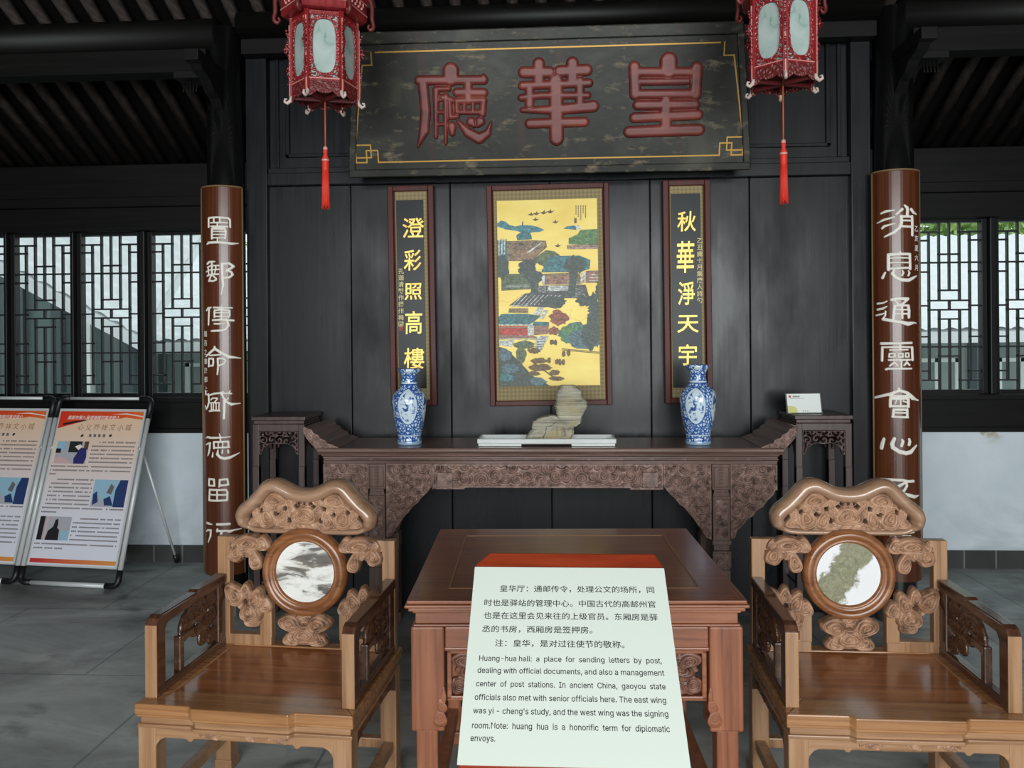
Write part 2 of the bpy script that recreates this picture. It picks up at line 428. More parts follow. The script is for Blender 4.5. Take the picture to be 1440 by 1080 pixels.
for k in range(-4, 4): spans.append((xe[0]+k*pl if k < 2 else xe[4]+(k-2)*pl, (xe[0]+k*pl if k < 2 else xe[4]+(k-2)*pl)+wl))
spans = [s for s in spans if s[0] > XL+0.05 and s[1] < -1.5]
r0, r1, r2 = at(1292, 440, WY).x, at(1378, 440, WY).x, at(1402, 440, WY).x
k = 0
while r0+k*(r2-r0) + (r1-r0) < XR-0.05:
    spans.append((r0+k*(r2-r0), r0+k*(r2-r0)+(r1-r0))); k += 1
spans.append((r0-(r2-r0), r1-(r2-r0)))
for i, (a, c) in enumerate(spans): lattice(a, c, WZ0, WZ1, WY, 'window_%d' % (i+1))
# posts between the sashes
ss = sorted(spans); b = MB()
ed = [(XL, ss[0][0])]+[(ss[i][1], ss[i+1][0]) for i in range(len(ss)-1)]+[(ss[-1][1], XR)]
b2 = MB()
for a, c in ed:
    if c-a > 1.0:   # behind the middle bay
        b2.box(a+0.035, c-0.035, YB-0.01, YB+0.12, 1.18, 2.39)
    else: b2.box(a+0.035, c-0.035, YB-0.01, YB+0.12, 1.18, 2.39)
struct(b2, 'trim_5', MAT['dark_wood_z'], bevel=0.006)

# middle bay: black lacquered plank wall with a rail and framed panels above
WM = 4.55  # middle group's depths and sizes baked in after scaling it about the camera
seams = [MIDX0, -1.70] + [at(px, 420, WM).x for px in (494, 634, 774, 915, 1055, 1197)] + [MIDX1]
b = MB()
zr = 2.497
for i in range(1, len(seams)-2): b.box(seams[i]+0.002, seams[i+1]-0.002, WM, WM+0.04, 0.02, zr, 0)
b.box(MIDX0, -1.687, WM-0.045, WM+0.08, 0, 3.43); b.box(1.670, MIDX1, WM-0.045, WM+0.08, 0, 3.43)
b.box(-1.687, 1.67, WM-0.04, WM+0.06, zr, zr+0.072); b.box(-1.687, 1.67, WM-0.022, WM+0.06, zr+0.072, zr+0.106)
b.box(MIDX0, MIDX1, WM+0.03, WM+0.08, 0, 3.43)
for x0, x1 in ((-1.687, 1.67),):
    b.box(x0, x1, WM+0.01, WM+0.05, zr+0.106, 3.43)
    for a, c, d, e in ((x0+0.10, x0+0.125, zr+0.17, 3.31), (x1-0.125, x1-0.10, zr+0.17, 3.31), (x0+0.10, x1-0.10, zr+0.17, zr+0.19), (x0+0.10, x1-0.10, 3.29, 3.31)):
        b.box(a, c, WM-0.012, WM+0.02, d, e)
    b.box(x0+0.04, x0+0.06, WM-0.006, WM+0.02, zr+0.11, 3.4); b.box(x1-0.06, x1-0.04, WM-0.006, WM+0.02, zr+0.11, 3.4)
struct(b, 'wall_back_middle', MAT['lacquer'], bevel=0.004)

# columns
CR = 0.106; CY = 4.49; CX = (-1.923, 1.892)
for k, cx in enumerate(CX):
    b = MB(); b.lathe([(0.0, 3.40), (CR*0.96, 3.40), (CR, 2.4), (CR, 0.09), (CR, 0.08)], 40, (cx, CY))
    c = struct(b, 'column_'+('left', 'right')[k], MAT['black_gloss'])
    p = MB(); p.lathe([(CR, 0.085), (CR+0.004, 0.08), (CR+0.006, 0.0)], 40, (cx, CY))
    p.build('plinth', MAT['brick'], c)
# beams: round tie beam over the plaque, purlin, carved corbels at the column heads
b = MB(); b.tube([(-1.8, 4.40, 3.395), (1.78, 4.40, 3.395)], 0.072, 20); b.box(-1.8, 1.78, 4.42, 4.50, 3.24, 3.34)
struct(b, 'trim_6', MAT['dark_wood'])
b = MB(); b.tube([(XL, 4.46, 3.36), (-1.95, 4.46, 3.36)], 0.10, 20); b.tube([(1.92, 4.46, 3.36), (XR, 4.46, 3.36)], 0.10, 20); b.box(XL, -2.0, 4.40, 4.52, 3.14, 3.27); b.box(1.97, XR, 4.40, 4.52, 3.14, 3.27)
struct(b, 'trim_7', MAT['dark_wood'])
for s, cx in ((-1, CX[0]), (1, CX[1])):
    b = MB()
    b.box(cx-0.04, cx+0.04, 4.05, 4.4, 3.08, 3.14)
    b.prism([(4.08, 3.10), (4.13, 3.05), (4.22, 3.03), (4.27, 2.98), (4.34, 2.96), (4.40, 2.90), (4.40, 3.10)], cx-0.03, cx+0.03, 'YZ')
    for j in range(5): b.tube([(cx+s*0.06+s*0.018*j, 4.26, 3.04), (cx+s*0.06+s*0.018*j, 4.24, 2.97)], 0.006, 6)
    b.box(min(cx+s*0.0, cx+s*0.17), max(cx+s*0.0, cx+s*0.17), 4.20, 4.34, 3.035, 3.075)
    struct(b, 'trim_8' if s < 0 else 'trim_9', MAT['dark_wood'], bevel=0.006)

# roof: boarding over round rafters, sloping up from the back eave
EY, EZ, SL = 5.62, 2.84, 0.56
RY = 0.6
ceil = MB()
rz = EZ+SL*(EY-RY)
ceil.add([(XL-.3, EY+.3, EZ-SL*.3+.06), (XR+.3, EY+.3, EZ-SL*.3+.06), (XR+.3, RY, rz+.06), (XL-.3, RY, rz+.06), (XL-.3, YF-.5, 3.2), (XR+.3, YF-.5, 3.2)], [(0, 1, 2, 3), (3, 2, 5, 4)])
ceil.add([(XL-.3, EY+.3, EZ-SL*.3+.2), (XR+.3, EY+.3, EZ-SL*.3+.2), (XR+.3, RY, rz+.2), (XL-.3, RY, rz+.2), (XL-.3, YF-.5, 3.4), (XR+.3, YF-.5, 3.4)], [(0, 1, 2, 3), (3, 2, 5, 4)])
for x in (XL-.2, XR+.0): ceil.prism([(YF-.3, 3.2), (EY, EZ), (RY, rz+.1)], x, x+.2, 'YZ')
ceil = struct(ceil, 'ceiling', MAT['deck'])
xs = [x for x in np.arange(XL+0.1, XR, 0.163) ]
rf = MB(); rf.tube([(0, EY, EZ), (0, 2.2, EZ+SL*(EY-2.2))], 0.036, 10)
first = None
for x in xs:
    if first is None:
        first = rf.build('rafter', MAT['rafter'], ceil, loc=(x, 0, 0)); continue
    o = first.copy(); COL.objects.link(o); o.parent = ceil; o.location = (x, 0, 0)

# ------------------------------------------------------------------ outside, across the courtyard
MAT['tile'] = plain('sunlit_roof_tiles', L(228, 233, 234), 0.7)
def greywall():
    t = NT('pale_outside_wall'); n = t.noise(t.coord((1, 1, .5)), 1.6, 4)
    t.base(t.ramp(n, [(.3, L(120, 134, 132)), (.7, L(160, 172, 168))])); t.rough(.8); return t.m
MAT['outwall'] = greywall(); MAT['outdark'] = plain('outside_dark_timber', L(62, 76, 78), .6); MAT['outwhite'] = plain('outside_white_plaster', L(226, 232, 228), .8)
def leafmat(nm, a, b_):
    t = NT(nm); n = t.noise(t.coord(), 3.0, 3); t.base(t.ramp(n, [(.35, a), (.65, b_)])); t.rough(.6); return t.m
MAT['leaf'] = leafmat('bright_leaves', L(120, 160, 84), L(190, 214, 130)); MAT['bark'] = plain('grey_bark', L(96, 88, 78), .8)
g = MB().box(-16, 16, YB+0.3, 24, -0.25, -0.05); struct(g, 'ground', plain('courtyard_paving', L(176, 182, 178), .8))
def tile_roof(name, label, P, Q, run, rise, ovh=0.14, nx=None):
    """Tiled slope: eave from P to Q, rising 'rise' over 'run' towards +y."""
    P, Q = Vector(P), Vector(Q); ln = (Q-P).length; nx = nx or int(ln/0.035); ny = 34
    r = thing(name, label, 'roof', tuple((P+Q)/2)); o = (P+Q)/2
    v = []; f = []
    for i in range(nx+1):
        a = i/nx; e = P.lerp(Q, a); h = 0.035*abs(math.sin(math.pi*a*ln/0.2))
        for j in range(ny+1):
            t = j/ny; st = 0.018*(1-((t*ny/1.0) % 1.0)) if j % 2 else 0.0
            v.append(tuple(e+Vector((0, run*t, rise*t+h+st))-o))
    for i in range(nx):
        for j in range(ny): f.append((i*(ny+1)+j, (i+1)*(ny+1)+j, (i+1)*(ny+1)+j+1, i*(ny+1)+j+1))
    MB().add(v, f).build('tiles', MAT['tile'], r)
    b = MB(); U = Vector((0, 0, -0.03)); D = Vector((0, 0, -0.16)); B = Vector((0, run, rise))
    c = [P+U, Q+U, Q+U+B, P+U+B, P+D, Q+D, Q+D+B, P+D+B]
    b.add([tuple(p-o) for p in c], [(0, 1, 2, 3), (7, 6, 5, 4), (0, 4, 5, 1), (1, 5, 6, 2), (2, 6, 7, 3), (3, 7, 4, 0)]).build('eave_board', MAT['tile'], r)
    return r
# opposite wing
e1 = at(281, 483, 10.0); e2 = at(1440, 466, 10.0)
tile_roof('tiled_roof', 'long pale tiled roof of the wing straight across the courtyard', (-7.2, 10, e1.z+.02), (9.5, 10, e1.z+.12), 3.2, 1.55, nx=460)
w = thing('courtyard_wing', 'grey green wing with dark lattice windows below the long tiled roof', 'building', (0, 10.7, -0.05))
MB().box(-7, 9.3, 0, .2, 0, 1.62).build('wall', MAT['outwall'], w)
post = None
for x in np.arange(-6.6, 9.2, 1.1):
    p = MB(); p.box(x-.05, x+.05, -.06, .0, 0, 1.6); p.build('post', MAT['outdark'], w)
for x in np.arange(-6.5, 9.0, 1.1):
    p = MB(); p.box(x+.22, x+.28, -.03, 0, .5, 1.35); p.box(x+.52, x+.58, -.03, 0, .5, 1.35); p.box(x+.78, x+.84, -.03, 0, .5, 1.35)
    p.box(x+.22, x+.84, -.03, 0, .5, .55); p.box(x+.22, x+.84, -.03, 0, 1.3, 1.35); p.box(x+.22, x+.84, -.03, 0, .9, .94)
    p.build('window', MAT['outwhite'], w)
# nearer gallery roof on the left, its eave dropping to the right
a1, a2 = at(-30, 350, 7.6), at(198, 474, 8.6)
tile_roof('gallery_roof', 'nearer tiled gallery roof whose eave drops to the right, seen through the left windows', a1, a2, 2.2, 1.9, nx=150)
gl = thing('gallery', 'pale gallery wall with timber posts below the dropping eave', 'building', (-5.2, 8.9, -0.05))
wz = lambda x: a1.z+(a2.z-a1.z)*(x-5.2-a1.x)/(a2.x-a1.x)-.06
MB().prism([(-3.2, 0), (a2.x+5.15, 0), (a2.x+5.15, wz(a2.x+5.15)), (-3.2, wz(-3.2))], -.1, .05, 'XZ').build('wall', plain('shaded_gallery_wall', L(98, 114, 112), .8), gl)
MB().bar((-3.2, -.5, wz(-3.2)+.07), (a2.x+5.2, -.3, wz(a2.x+5.2)+.07), .05, .05).build('fascia', MAT['outwhite'], gl)
for x, m in ((-1.36, 'outwhite'), (-1.0, 'outdark'), (-.55, 'outdark'), (-.2, 'outwhite'), (.3, 'outdark')):
    MB().box(x-.06, x+.06, -.2, -.08, 0, wz(x+.06)).build('post', MAT[m], gl)
def tree(loc, h, r, seed, label):
    rg = random.Random(seed); t = thing('courtyard_tree', label, 'tree', loc, group=None)
    b = MB(); b.tube([(0, 0, 0), (.05, 0, h*.4), (-.03, .05, h*.8)], [.1, .08, .04], 8); b.build('trunk', MAT['bark'], t)
    c = MB()
    for i in range(1500):
        d = Vector((rg.gauss(0, 1), rg.gauss(0, 1), rg.gauss(0, 1))).normalized()*r*(0.45+0.6*rg.random())
        p = Vector((0, 0, h)) + Vector((d.x, d.y, d.z*.8)); s = .12+.1*rg.random()
        a = Vector((rg.gauss(0, 1), rg.gauss(0, 1), rg.gauss(0, 1))).normalized(); q = a.cross(d).normalized()
        c.add([p-a*s*.5, p+q*s*.3, p+a*s*.5, p-q*s*.3], [(0, 1, 2, 3)])
    o = c.build('foliage', MAT['leaf'], t)
tp = at(262, 345, 14.5); tree((tp.x, 14.5, -0.05), 3.5, 1.1, 3, 'bright green tree above the far roof, by the left couplet board')
tp = at(1352, 330, 14.5); tree((tp.x, 14.5, -0.05), 3.7, 1.0, 5, 'bright green tree above the far roof, through the right windows')
tp = at(1450, 322, 18.5); tree((tp.x, 18.5, -0.05), 4.4, 0.9, 9, 'green tree at the far right edge of the right windows')

# ------------------------------------------------------------------ brushed characters, as strokes traced in zoomed image pixels (x, y[, half-width])
def strokes(raw, ox, oy, sc):
    out = []
    for w, pts in raw:
        st = []
        for p in pts: st.append((ox+p[0]/sc, oy+p[1]/sc, (p[2] if len(p) > 2 else w)/sc))
        out.append(st)
    return out
LEFTC = [
 (295, [(26,[(243,440),(243,215)]),(26,[(243,208),(480,196),(720,205),(763,242),(768,430)]),(22,[(390,210),(390,320)]),(22,[(540,210),(540,320)]),(22,[(300,332),(710,328)]),
  (25,[(310,425),(710,425)]),(22,[(480,350),(480,420)]),(27,[(335,735),(335,490),(660,485),(682,560),(665,730)]),(18,[(350,555),(660,550)]),(18,[(350,630),(650,630)]),(20,[(360,712),(650,712)]),(20,[(485,740),(485,810)]),
  (33,[(195,868,20),(240,832),(500,826),(800,850),(920,828,12)])]),
 (358, [(30,[(200,232),(260,188),(410,180,22)]),(25,[(335,190),(335,520)]),(22,[(205,322),(300,285),(520,280)]),(22,[(170,432),(250,395),(530,375)]),(25,[(200,538),(300,505),(510,500)]),(18,[(225,320),(245,520)]),(20,[(440,290),(440,370),(410,470)]),
  (24,[(310,540),(250,670)]),(26,[(250,670),(380,670),(450,640)]),(24,[(370,540),(450,610),(445,645)]),(40,[(595,235),(605,600),(622,760),(595,900,26),(583,1010,22)]),(33,[(595,235),(750,220),(838,290),(780,345),(700,395),(670,440,12)]),(31,[(700,400),(790,435),(820,500),(760,570),(665,588)])]),
 (422, [(30,[(172,262,22),(230,200),(312,190,20)]),(27,[(252,230),(240,440),(235,630,20)]),(25,[(385,190),(810,195,20)]),(24,[(405,430),(405,262),(580,245),(760,265),(765,380),(740,430)]),(18,[(420,322),(750,320)]),(22,[(410,415),(740,410)]),(25,[(583,155),(583,480)]),
  (29,[(362,510),(600,498),(838,515)]),(32,[(690,475,22),(720,560),(740,640),(690,725),(600,770),(322,782,26)]),(25,[(402,600,24),(520,602),(668,595,12)])]),
 (482, [(30,[(410,105),(410,150)]),(34,[(410,155),(270,258),(150,350,20)]),(36,[(430,160),(600,262),(755,360,45),(860,372,28),(962,395,16)]),(22,[(270,322),(556,302)]),(26,[(240,600),(245,400),(368,400),(376,490),(360,578),(250,582)]),(28,[(482,798,22),(500,600),(490,400)]),(25,[(490,397),(620,397),(680,442),(640,530),(530,572)])]),
 (543, [(20,[(128,135),(140,165),(132,212)]),(25,[(132,215),(290,222),(400,186),(560,170),(800,190,22)]),(27,[(230,205),(245,400),(200,530),(155,590,16)]),(20,[(115,498,12),(160,592)]),(30,[(622,122,16),(580,175),(630,290),(700,400),(800,465,38),(880,455,22),(962,452,14)]),(36,[(652,370),(650,600),(640,808)]),(18,[(772,122),(750,165)]),(18,[(740,300),(690,352)]),
  (20,[(310,345),(350,302),(480,302),(472,332),(410,402)]),(18,[(312,425),(322,600)]),(18,[(292,420),(530,418)]),(17,[(380,430),(372,600)]),(17,[(450,430),(450,600)]),(18,[(528,420),(520,600)]),(24,[(262,632),(400,612),(535,615)])]),
 (603, [(30,[(142,238,14),(200,215),(300,226)]),(28,[(152,410,20),(230,372),(282,365)]),(28,[(270,380),(265,500),(240,600),(205,690,12)]),(30,[(345,225),(450,222,26),(780,205,14)]),(22,[(530,120,12),(555,185),(560,300)]),(26,[(390,490),(385,330),(740,322),(742,462)]),(24,[(390,475),(758,465)]),(18,[(508,332),(502,460)]),(18,[(610,330),(615,460)]),(28,[(362,590,12),(348,702)]),
  (38,[(498,532,18),(482,640),(560,722),(660,752),(770,730),(870,680,26),(950,630,12)]),(24,[(608,530,20),(600,612)]),(26,[(732,545),(740,602)])]),
 (660, [(27,[(245,245),(390,250),(402,410),(240,415),(245,245)]),(27,[(540,258),(718,245),(740,390),(535,405),(540,258)]),(18,[(525,440),(535,400)]),(28,[(265,515),(690,515),(722,580),(715,780),(245,790),(265,515)]),(24,[(475,510),(475,790)]),(22,[(265,640),(715,640)])]),
 (724, [(32,[(168,220),(230,225),(330,238,14)]),(28,[(158,432,22),(200,397),(300,390)]),(30,[(298,390),(285,540),(212,708,14)]),(36,[(478,232),(765,232)]),(28,[(482,355),(475,410)]),(30,[(485,395),(700,400),(770,422,40),(860,400,24),(990,393,16)]),(38,[(580,420),(588,600,36),(596,780,22),(602,940,8)])]),
]
RIGHTC = [
 (280, [(30,[(212,312,22),(300,272),(450,260,16)]),(30,[(152,530,12),(250,472,28),(455,420,18)]),(30,[(232,660),(265,620),(470,568,12)]),(30,[(492,362,22),(620,245,36)]),(36,[(682,155,24),(742,205),(755,262),(745,370)]),(36,[(850,240),(905,305),(1005,345,14)]),
  (36,[(602,405),(608,560),(560,680),(440,780),(270,870,18)]),(30,[(600,410),(870,410)]),(34,[(872,405),(880,500),(880,840)]),(22,[(640,505),(850,505)]),(28,[(640,642),(850,648)])]),
 (345, [(24,[(575,155),(575,200)]),(38,[(342,560),(340,215),(560,205,32),(812,208,32),(820,555,32)]),(18,[(390,297),(790,295)]),(18,[(390,405),(790,405)]),(26,[(370,545),(790,525)]),(36,[(282,630,24),(240,745)]),(40,[(452,580,24),(420,660),(480,750),(620,812),(780,818),(900,760,32),(1002,710,16)]),(25,[(625,590,16),(652,640),(622,702)]),(25,[(775,600,16),(802,650),(772,705)])]),
 (410, [(27,[(165,272),(250,262,20),(315,222,18)]),(27,[(165,412),(250,390),(312,345,16)]),(22,[(150,548),(230,522),(275,502,14)]),(22,[(290,460),(285,560),(245,632)]),(38,[(250,640),(420,685),(600,715),(760,755,48),(850,740,38),(920,728,24),(990,738,16)]),(36,[(405,190),(500,165),(760,172)]),(28,[(760,182),(592,320)]),(26,[(480,225),(562,320)]),(34,[(440,620),(450,430),(466,335)]),(26,[(455,330),(755,325)]),(34,[(772,335),(790,450),(785,600)]),(26,[(620,330),(625,620)]),(20,[(480,425),(770,422)]),(22,[(480,522),(770,520)])]),
 (470, [(28,[(222,218,34),(500,212),(855,202)]),(32,[(235,618),(238,312)]),(24,[(238,308),(560,300),(862,304)]),(32,[(870,310),(882,598)]),(22,[(580,215),(580,370)]),(20,[(372,372),(755,360)]),(20,[(362,455),(465,450),(468,530),(355,535),(362,455)]),(20,[(545,452),(640,450),(642,530),(538,535),(545,452)]),(18,[(705,442),(778,440),(785,530),(702,532),(705,442)]),(24,[(352,605),(818,597)]),(24,[(372,740),(452,662),(525,730)]),(24,[(675,722),(732,652),(800,720)]),(24,[(605,605),(605,800)]),(28,[(302,825),(345,806),(850,802,22)])]),
 (535, [(28,[(545,180),(570,235)]),(36,[(562,235),(380,320),(142,420,30)]),(36,[(590,240),(742,285),(880,405,52),(960,440,30),(1048,470,20)]),(22,[(372,365),(760,352)]),(34,[(380,610),(384,425),(768,415),(770,612)]),(30,[(385,602),(768,602)]),(22,[(590,370),(590,600)]),(16,[(502,472),(475,540)]),(20,[(650,480),(718,502)]),(30,[(432,850),(442,685),(742,678),(746,850)]),(22,[(450,752),(740,752)]),(26,[(422,848),(760,858)])]),
 (600, [(46,[(270,305,36),(245,420),(232,520)]),(48,[(462,280,38),(418,400),(432,490),(560,580),(720,615),(830,590),(900,520,38),(990,442,20)]),(34,[(622,300,26),(642,342),(612,445)]),(36,[(792,290,30),(808,350),(788,415)])]),
 (660, [(34,[(182,272),(400,248),(640,248),(752,275),(900,275)]),(36,[(700,300,28),(550,390),(342,482,40)]),(30,[(720,300),(735,380),(670,490),(560,560),(470,600)]),(34,[(552,432,24),(600,560),(602,700)]),(42,[(640,562,36),(800,602),(925,642),(1055,625,16)])]),
 (710, [(24,[(560,560),(860,545)]),(22,[(715,470),(715,640)]),(28,[(600,645),(900,632)]),(22,[(640,720),(820,715),(825,790),(645,795),(640,720)]),(24,[(730,800),(620,900)]),(22,[(720,820),(850,900)]),(26,[(420,600),(500,640)]),(26,[(400,760),(480,750),(430,900)]),(38,[(400,940),(600,930),(800,960,46),(980,930,16)])]),
]
PLAQUE = {
 'hall': (570, 80, [(78,[(495,150),(495,230)]),(46,[(150,255),(850,250)]),(30,[(850,215),(860,250)]),(52,[(190,270),(222,600),(205,800),(140,975,14)]),(30,[(330,350),(470,345)]),(36,[(335,360),(335,870,20)]),(34,[(440,430),(440,940,18)]),(20,[(340,470),(440,465)]),(20,[(340,600),(440,600)]),(20,[(340,730),(440,728)]),(34,[(400,440),(500,470)]),
   (46,[(680,280),(680,470)]),(44,[(560,385),(850,388)]),(36,[(560,480),(850,470)]),(28,[(560,490),(560,600)]),(22,[(640,480),(640,600)]),(22,[(735,480),(735,600)]),(36,[(850,480),(835,620)]),(28,[(560,600),(830,600)]),(30,[(480,480),(490,650),(560,645)]),(48,[(505,755),(510,830,30)]),(48,[(575,700,20),(680,820),(800,885,54),(890,830,40),(935,700,10)]),(50,[(715,705),(745,740,30)]),(52,[(810,705),(790,740,30)])]),
 'splendid': (720, 70, [(58,[(290,150),(290,330)]),(60,[(655,145),(655,330)]),(54,[(125,245),(410,245)]),(56,[(515,235),(810,220)]),(42,[(112,390),(835,360)]),(36,[(100,520),(320,495),(820,495)]),(46,[(190,400),(190,600)]),(46,[(735,340),(735,600)]),(50,[(112,655,26),(480,650),(880,612,58)]),(48,[(190,800),(785,782)]),(70,[(475,340),(485,960)])]),
 'imperial': (870, 65, [(82,[(540,160),(540,260)]),(56,[(170,225),(180,520)]),(58,[(845,235),(830,520)]),(46,[(170,280),(830,280)]),(38,[(240,385),(750,378)]),(46,[(180,520),(830,515)]),(48,[(205,640),(830,632)]),(50,[(170,775),(860,742)]),(56,[(112,930),(870,905)]),(58,[(510,600),(510,900)])]),
}

# ------------------------------------------------------------------ couplet boards curved round the columns
def couplet_wood():
    t = NT('red_brown_lacquered_board')
    n = t.noise(t.coord((24, 24, 0.8)), 1.4, 5, 0.6, 0.4); m = t.noise(t.coord((1, 1, .8)), 2.6, 3)
    c = t.ramp(n, [(.3, L(60, 31, 18)), (.55, L(94, 51, 29)), (.8, L(122, 72, 44))])
    c = t.mix(t.math('MULTIPLY', m, .7), c, L(80, 39, 24)); t.base(c); t.rough(.27); t.b.inputs['Coat Weight'].default_value = .3; t.b.inputs['Coat Roughness'].default_value = .15
    return t.m
MAT['couplet'] = couplet_wood()
MAT['white_paint'] = plain('white_painted_characters', L(232, 228, 218), .55)
MAT['edge_wood'] = plain('pale_worn_board_edge', L(120, 96, 66), .5)
def couplet_board(cx, halfw, z1, z0, chars, ox, sc, smalltxt, label, small_x, small_y, small_h):
    cy = CY; R = 0.132; r = thing('couplet_board', label, 'couplet board', (cx, cy-R, z0))
    A = math.asin(halfw/(R+0.004)); n = 24; b = MB(); v = []; H = z1-z0
    for i in range(n+1):
        a = -A+2*A*i/n
        for rad in (R, R-0.019):
            for z in (0, H): v.append((rad*math.sin(a), R-rad*math.cos(a), z))
    f = []
    for i in range(n):
        k = 4*i; j = k+4
        f += [(k, j, j+1, k+1), (k+2, k+3, j+3, j+2), (k+1, j+1, j+3, k+3), (k, k+2, j+2, j)]
    f += [(0, 1, 3, 2), (4*n, 4*n+2, 4*n+3, 4*n+1)]
    b.add(v, f, 0, False); bo = b.build('board', MAT['couplet'], r)
    for p in bo.data.polygons: p.use_smooth = False
    e = MB()
    for s in (-1, 1): e.tube([((R+.001)*math.sin(s*(A-.01)), R-(R+.001)*math.cos(A-.01), 0.0), ((R+.001)*math.sin(s*(A-.01)), R-(R+.001)*math.cos(A-.01), H)], .0055, 6)
    arc = [((R+.001)*math.sin(a), R-(R+.001)*math.cos(a), H) for a in np.linspace(-A, A, 20)]
    e.tube(arc, .0055, 6); e.build('edge_bead', MAT['edge_wood'], r)
    def mp(u, z, h):
        a = np.clip(np.asarray(u)/(R), -1.5, 1.5); return np.stack([(R+h)*np.sin(a), R-(R+h)*np.cos(a), np.asarray(z)], 1)
    Yf = cy-R+.010; k = at(0, 480, Yf); mpp = Yf/FPX
    for y0, raw in chars:
        ss = strokes(raw, ox, y0, sc); conv = []
        for st in ss:
            q = []
            for px, py, w in st:
                p = at(px, py, Yf); u = max(-.97*R, min(.97*R, p.x-cx)); u = R*math.asin(u/R); q.append((u, p.z-z0, w*mpp))
            conv.append(q)
        us = [p[0] for q in conv for p in q]; zs_ = [p[1] for q in conv for p in q]
        X = np.arange(min(us)-.02, max(us)+.02, .0019); Z = np.arange(min(zs_)-.02, max(zs_)+.02, .0019)
        G = np.meshgrid(X, Z, indexing='ij'); sd = seg_sdf(G[0], G[1], conv)
        MB().grid(X, Z, sd, np.minimum(.0045, .002+np.maximum(sd, 0)*.6), -.001, mp).build('painted_character', MAT['white_paint'], r)
    u0 = at(small_x, small_y, Yf).x-cx; ztop = at(small_x, small_y, Yf).z-z0; step = small_h*mpp
    for i, ch in enumerate(smalltxt):
        V, F = glyphs(ch, .012); s = 9.0*mpp
        u = u0+(V[:, 0]-.5)*s*.8; z = ztop-step*i-.5*step+(V[:, 1]-.38)*s
        aa = np.arcsin(np.clip(u/R, -.995, .995)); pts = np.stack([(R+.002)*np.sin(aa), R-(R+.002)*np.cos(aa), z], 1)
        MB().add(pts, F).build('small_character', MAT['white_paint'], r)
    return r
couplet_board(-1.926, .1237, at(312, 261, 4.36).z, .245, LEFTC, 280, 18.0, '龍百之書於郵上', 'red-brown couplet board with eight white characters on the left column', 287.5, 463, 13.2)
couplet_board(1.889, .1313, at(1263, 238, 4.36).z, .245, RIGHTC, 1230, 16.615, '乙亥夏六月', 'red-brown couplet board with white characters curved round the right column, partly behind a chair', 1290, 314, 13.4)

# ------------------------------------------------------------------ inscribed plaque leaning out over the wall
def plaque_mat():
    t = NT('worn_black_plaque_lacquer')
    n = t.noise(t.coord((1, 1, 1.6)), 2.0, 6, .62, .5); n2 = t.noise(t.coord((2, 2, 5)), 3.2, 6, .7); n3 = t.noise(t.coord((9, 9, 1.2), loc=(3, 0, 0)), .9, 4)
    c = t.ramp(n, [(.35, L(20, 20, 17)), (.55, L(40, 40, 34)), (.75, L(72, 71, 60))])
    c = t.mix(t.ramp(n2, [(.55, (0, 0, 0, 1)), (.70, (.8, .8, .8, 1))]), c, L(126, 114, 92))
    c = t.mix(t.ramp(n3, [(.60, (0, 0, 0, 1)), (.78, (.6, .6, .6, 1))]), c, L(70, 40, 28))
    t.base(c); t.rough(t.math('ADD', t.math('MULTIPLY', n2, .3), .3)); t.b.inputs['Specular IOR Level'].default_value = .25; t.bump(n2, .1, .003); return t.m
MAT['plaque'] = plaque_mat()
def red_carved():
    t = NT('faded_red_carved_characters'); n = t.noise(t.coord((1, 1, 3)), 3.5, 5, .6)
    t.base(t.ramp(n, [(.3, L(80, 32, 29)), (.55, L(116, 50, 44)), (.75, L(142, 74, 56))])); t.rough(.48); return t.m
MAT['red_carved'] = red_carved()
MAT['gold_line'] = plain('old_gold_line', L(160, 122, 52), .45, .5)
pb, pt = (at(494, 243, 4.32)+at(1052, 237, 4.32))/2, (at(524, 50, 4.115)+at(1040, 35, 4.115))/2
tilt = math.atan2(pb.y-pt.y, pt.z-pb.z); PM = Matrix.Translation(pb) @ Matrix.Rotation(tilt, 4, 'X'); PF = Frame(PM)
pl = thing('inscribed_plaque', 'large black plaque with three raised red characters hung above the painting', 'plaque', mat=PM)
PH = (pt-pb).length; WB, WT = 1.0965, 1.024
b = MB(); b.prism([(-WB, 0), (WB, 0), (WT, PH), (-WT, PH)], 0, .043, 'XZ'); b.build('board', MAT['plaque'], pl, .005)
for s in (-1, 1): MB().box(s*.62-.03, s*.62+.03, .04, .185, -.014, .016).build('support_peg', MAT['dark_wood'], pl, .003)
fr = MB()
fr.prism([(-WB-.010, -.017), (WB+.010, -.017), (WB+.005, .026), (-WB-.005, .026)], -.015, .05, 'XZ')
fr.prism([(-WT-.004, PH-.047), (WT+.004, PH-.047), (WT, PH+.017), (-WT, PH+.017)], -.017, .05, 'XZ')
for s in (-1, 1): fr.prism([(s*(WB-.03), .02), (s*(WB+.008), .02), (s*(WT+.004), PH), (s*(WT-.034), PH)], -.014, .055, 'XZ')
fr.build('frame', MAT['plaque'], pl, .006)
g = MB()
def gline(pts, w=.0076):
    for (x0, z0), (x1, z1) in zip(pts[:-1], pts[1:]):
        dx, dz = x1-x0, z1-z0; l = math.hypot(dx, dz); nx, nz = -dz/l*w/2, dx/l*w/2; ex, ez = dx/l*w/2, dz/l*w/2
        g.flat([(x0-ex+nx, z0-ez+nz), (x0-ex-nx, z0-ez-nz), (x1+ex-nx, z1+ez-nz), (x1+ex+nx, z1+ez+nz)], .0015+.0001*(len(g.f) % 7))
gx = WB-.064; tx = WT-.064; zb, zt = .064, PH-.085
gline([(-gx+.098, zb), (gx-.098, zb)]); gline([(-tx+.05, zt), (tx-.05, zt)])
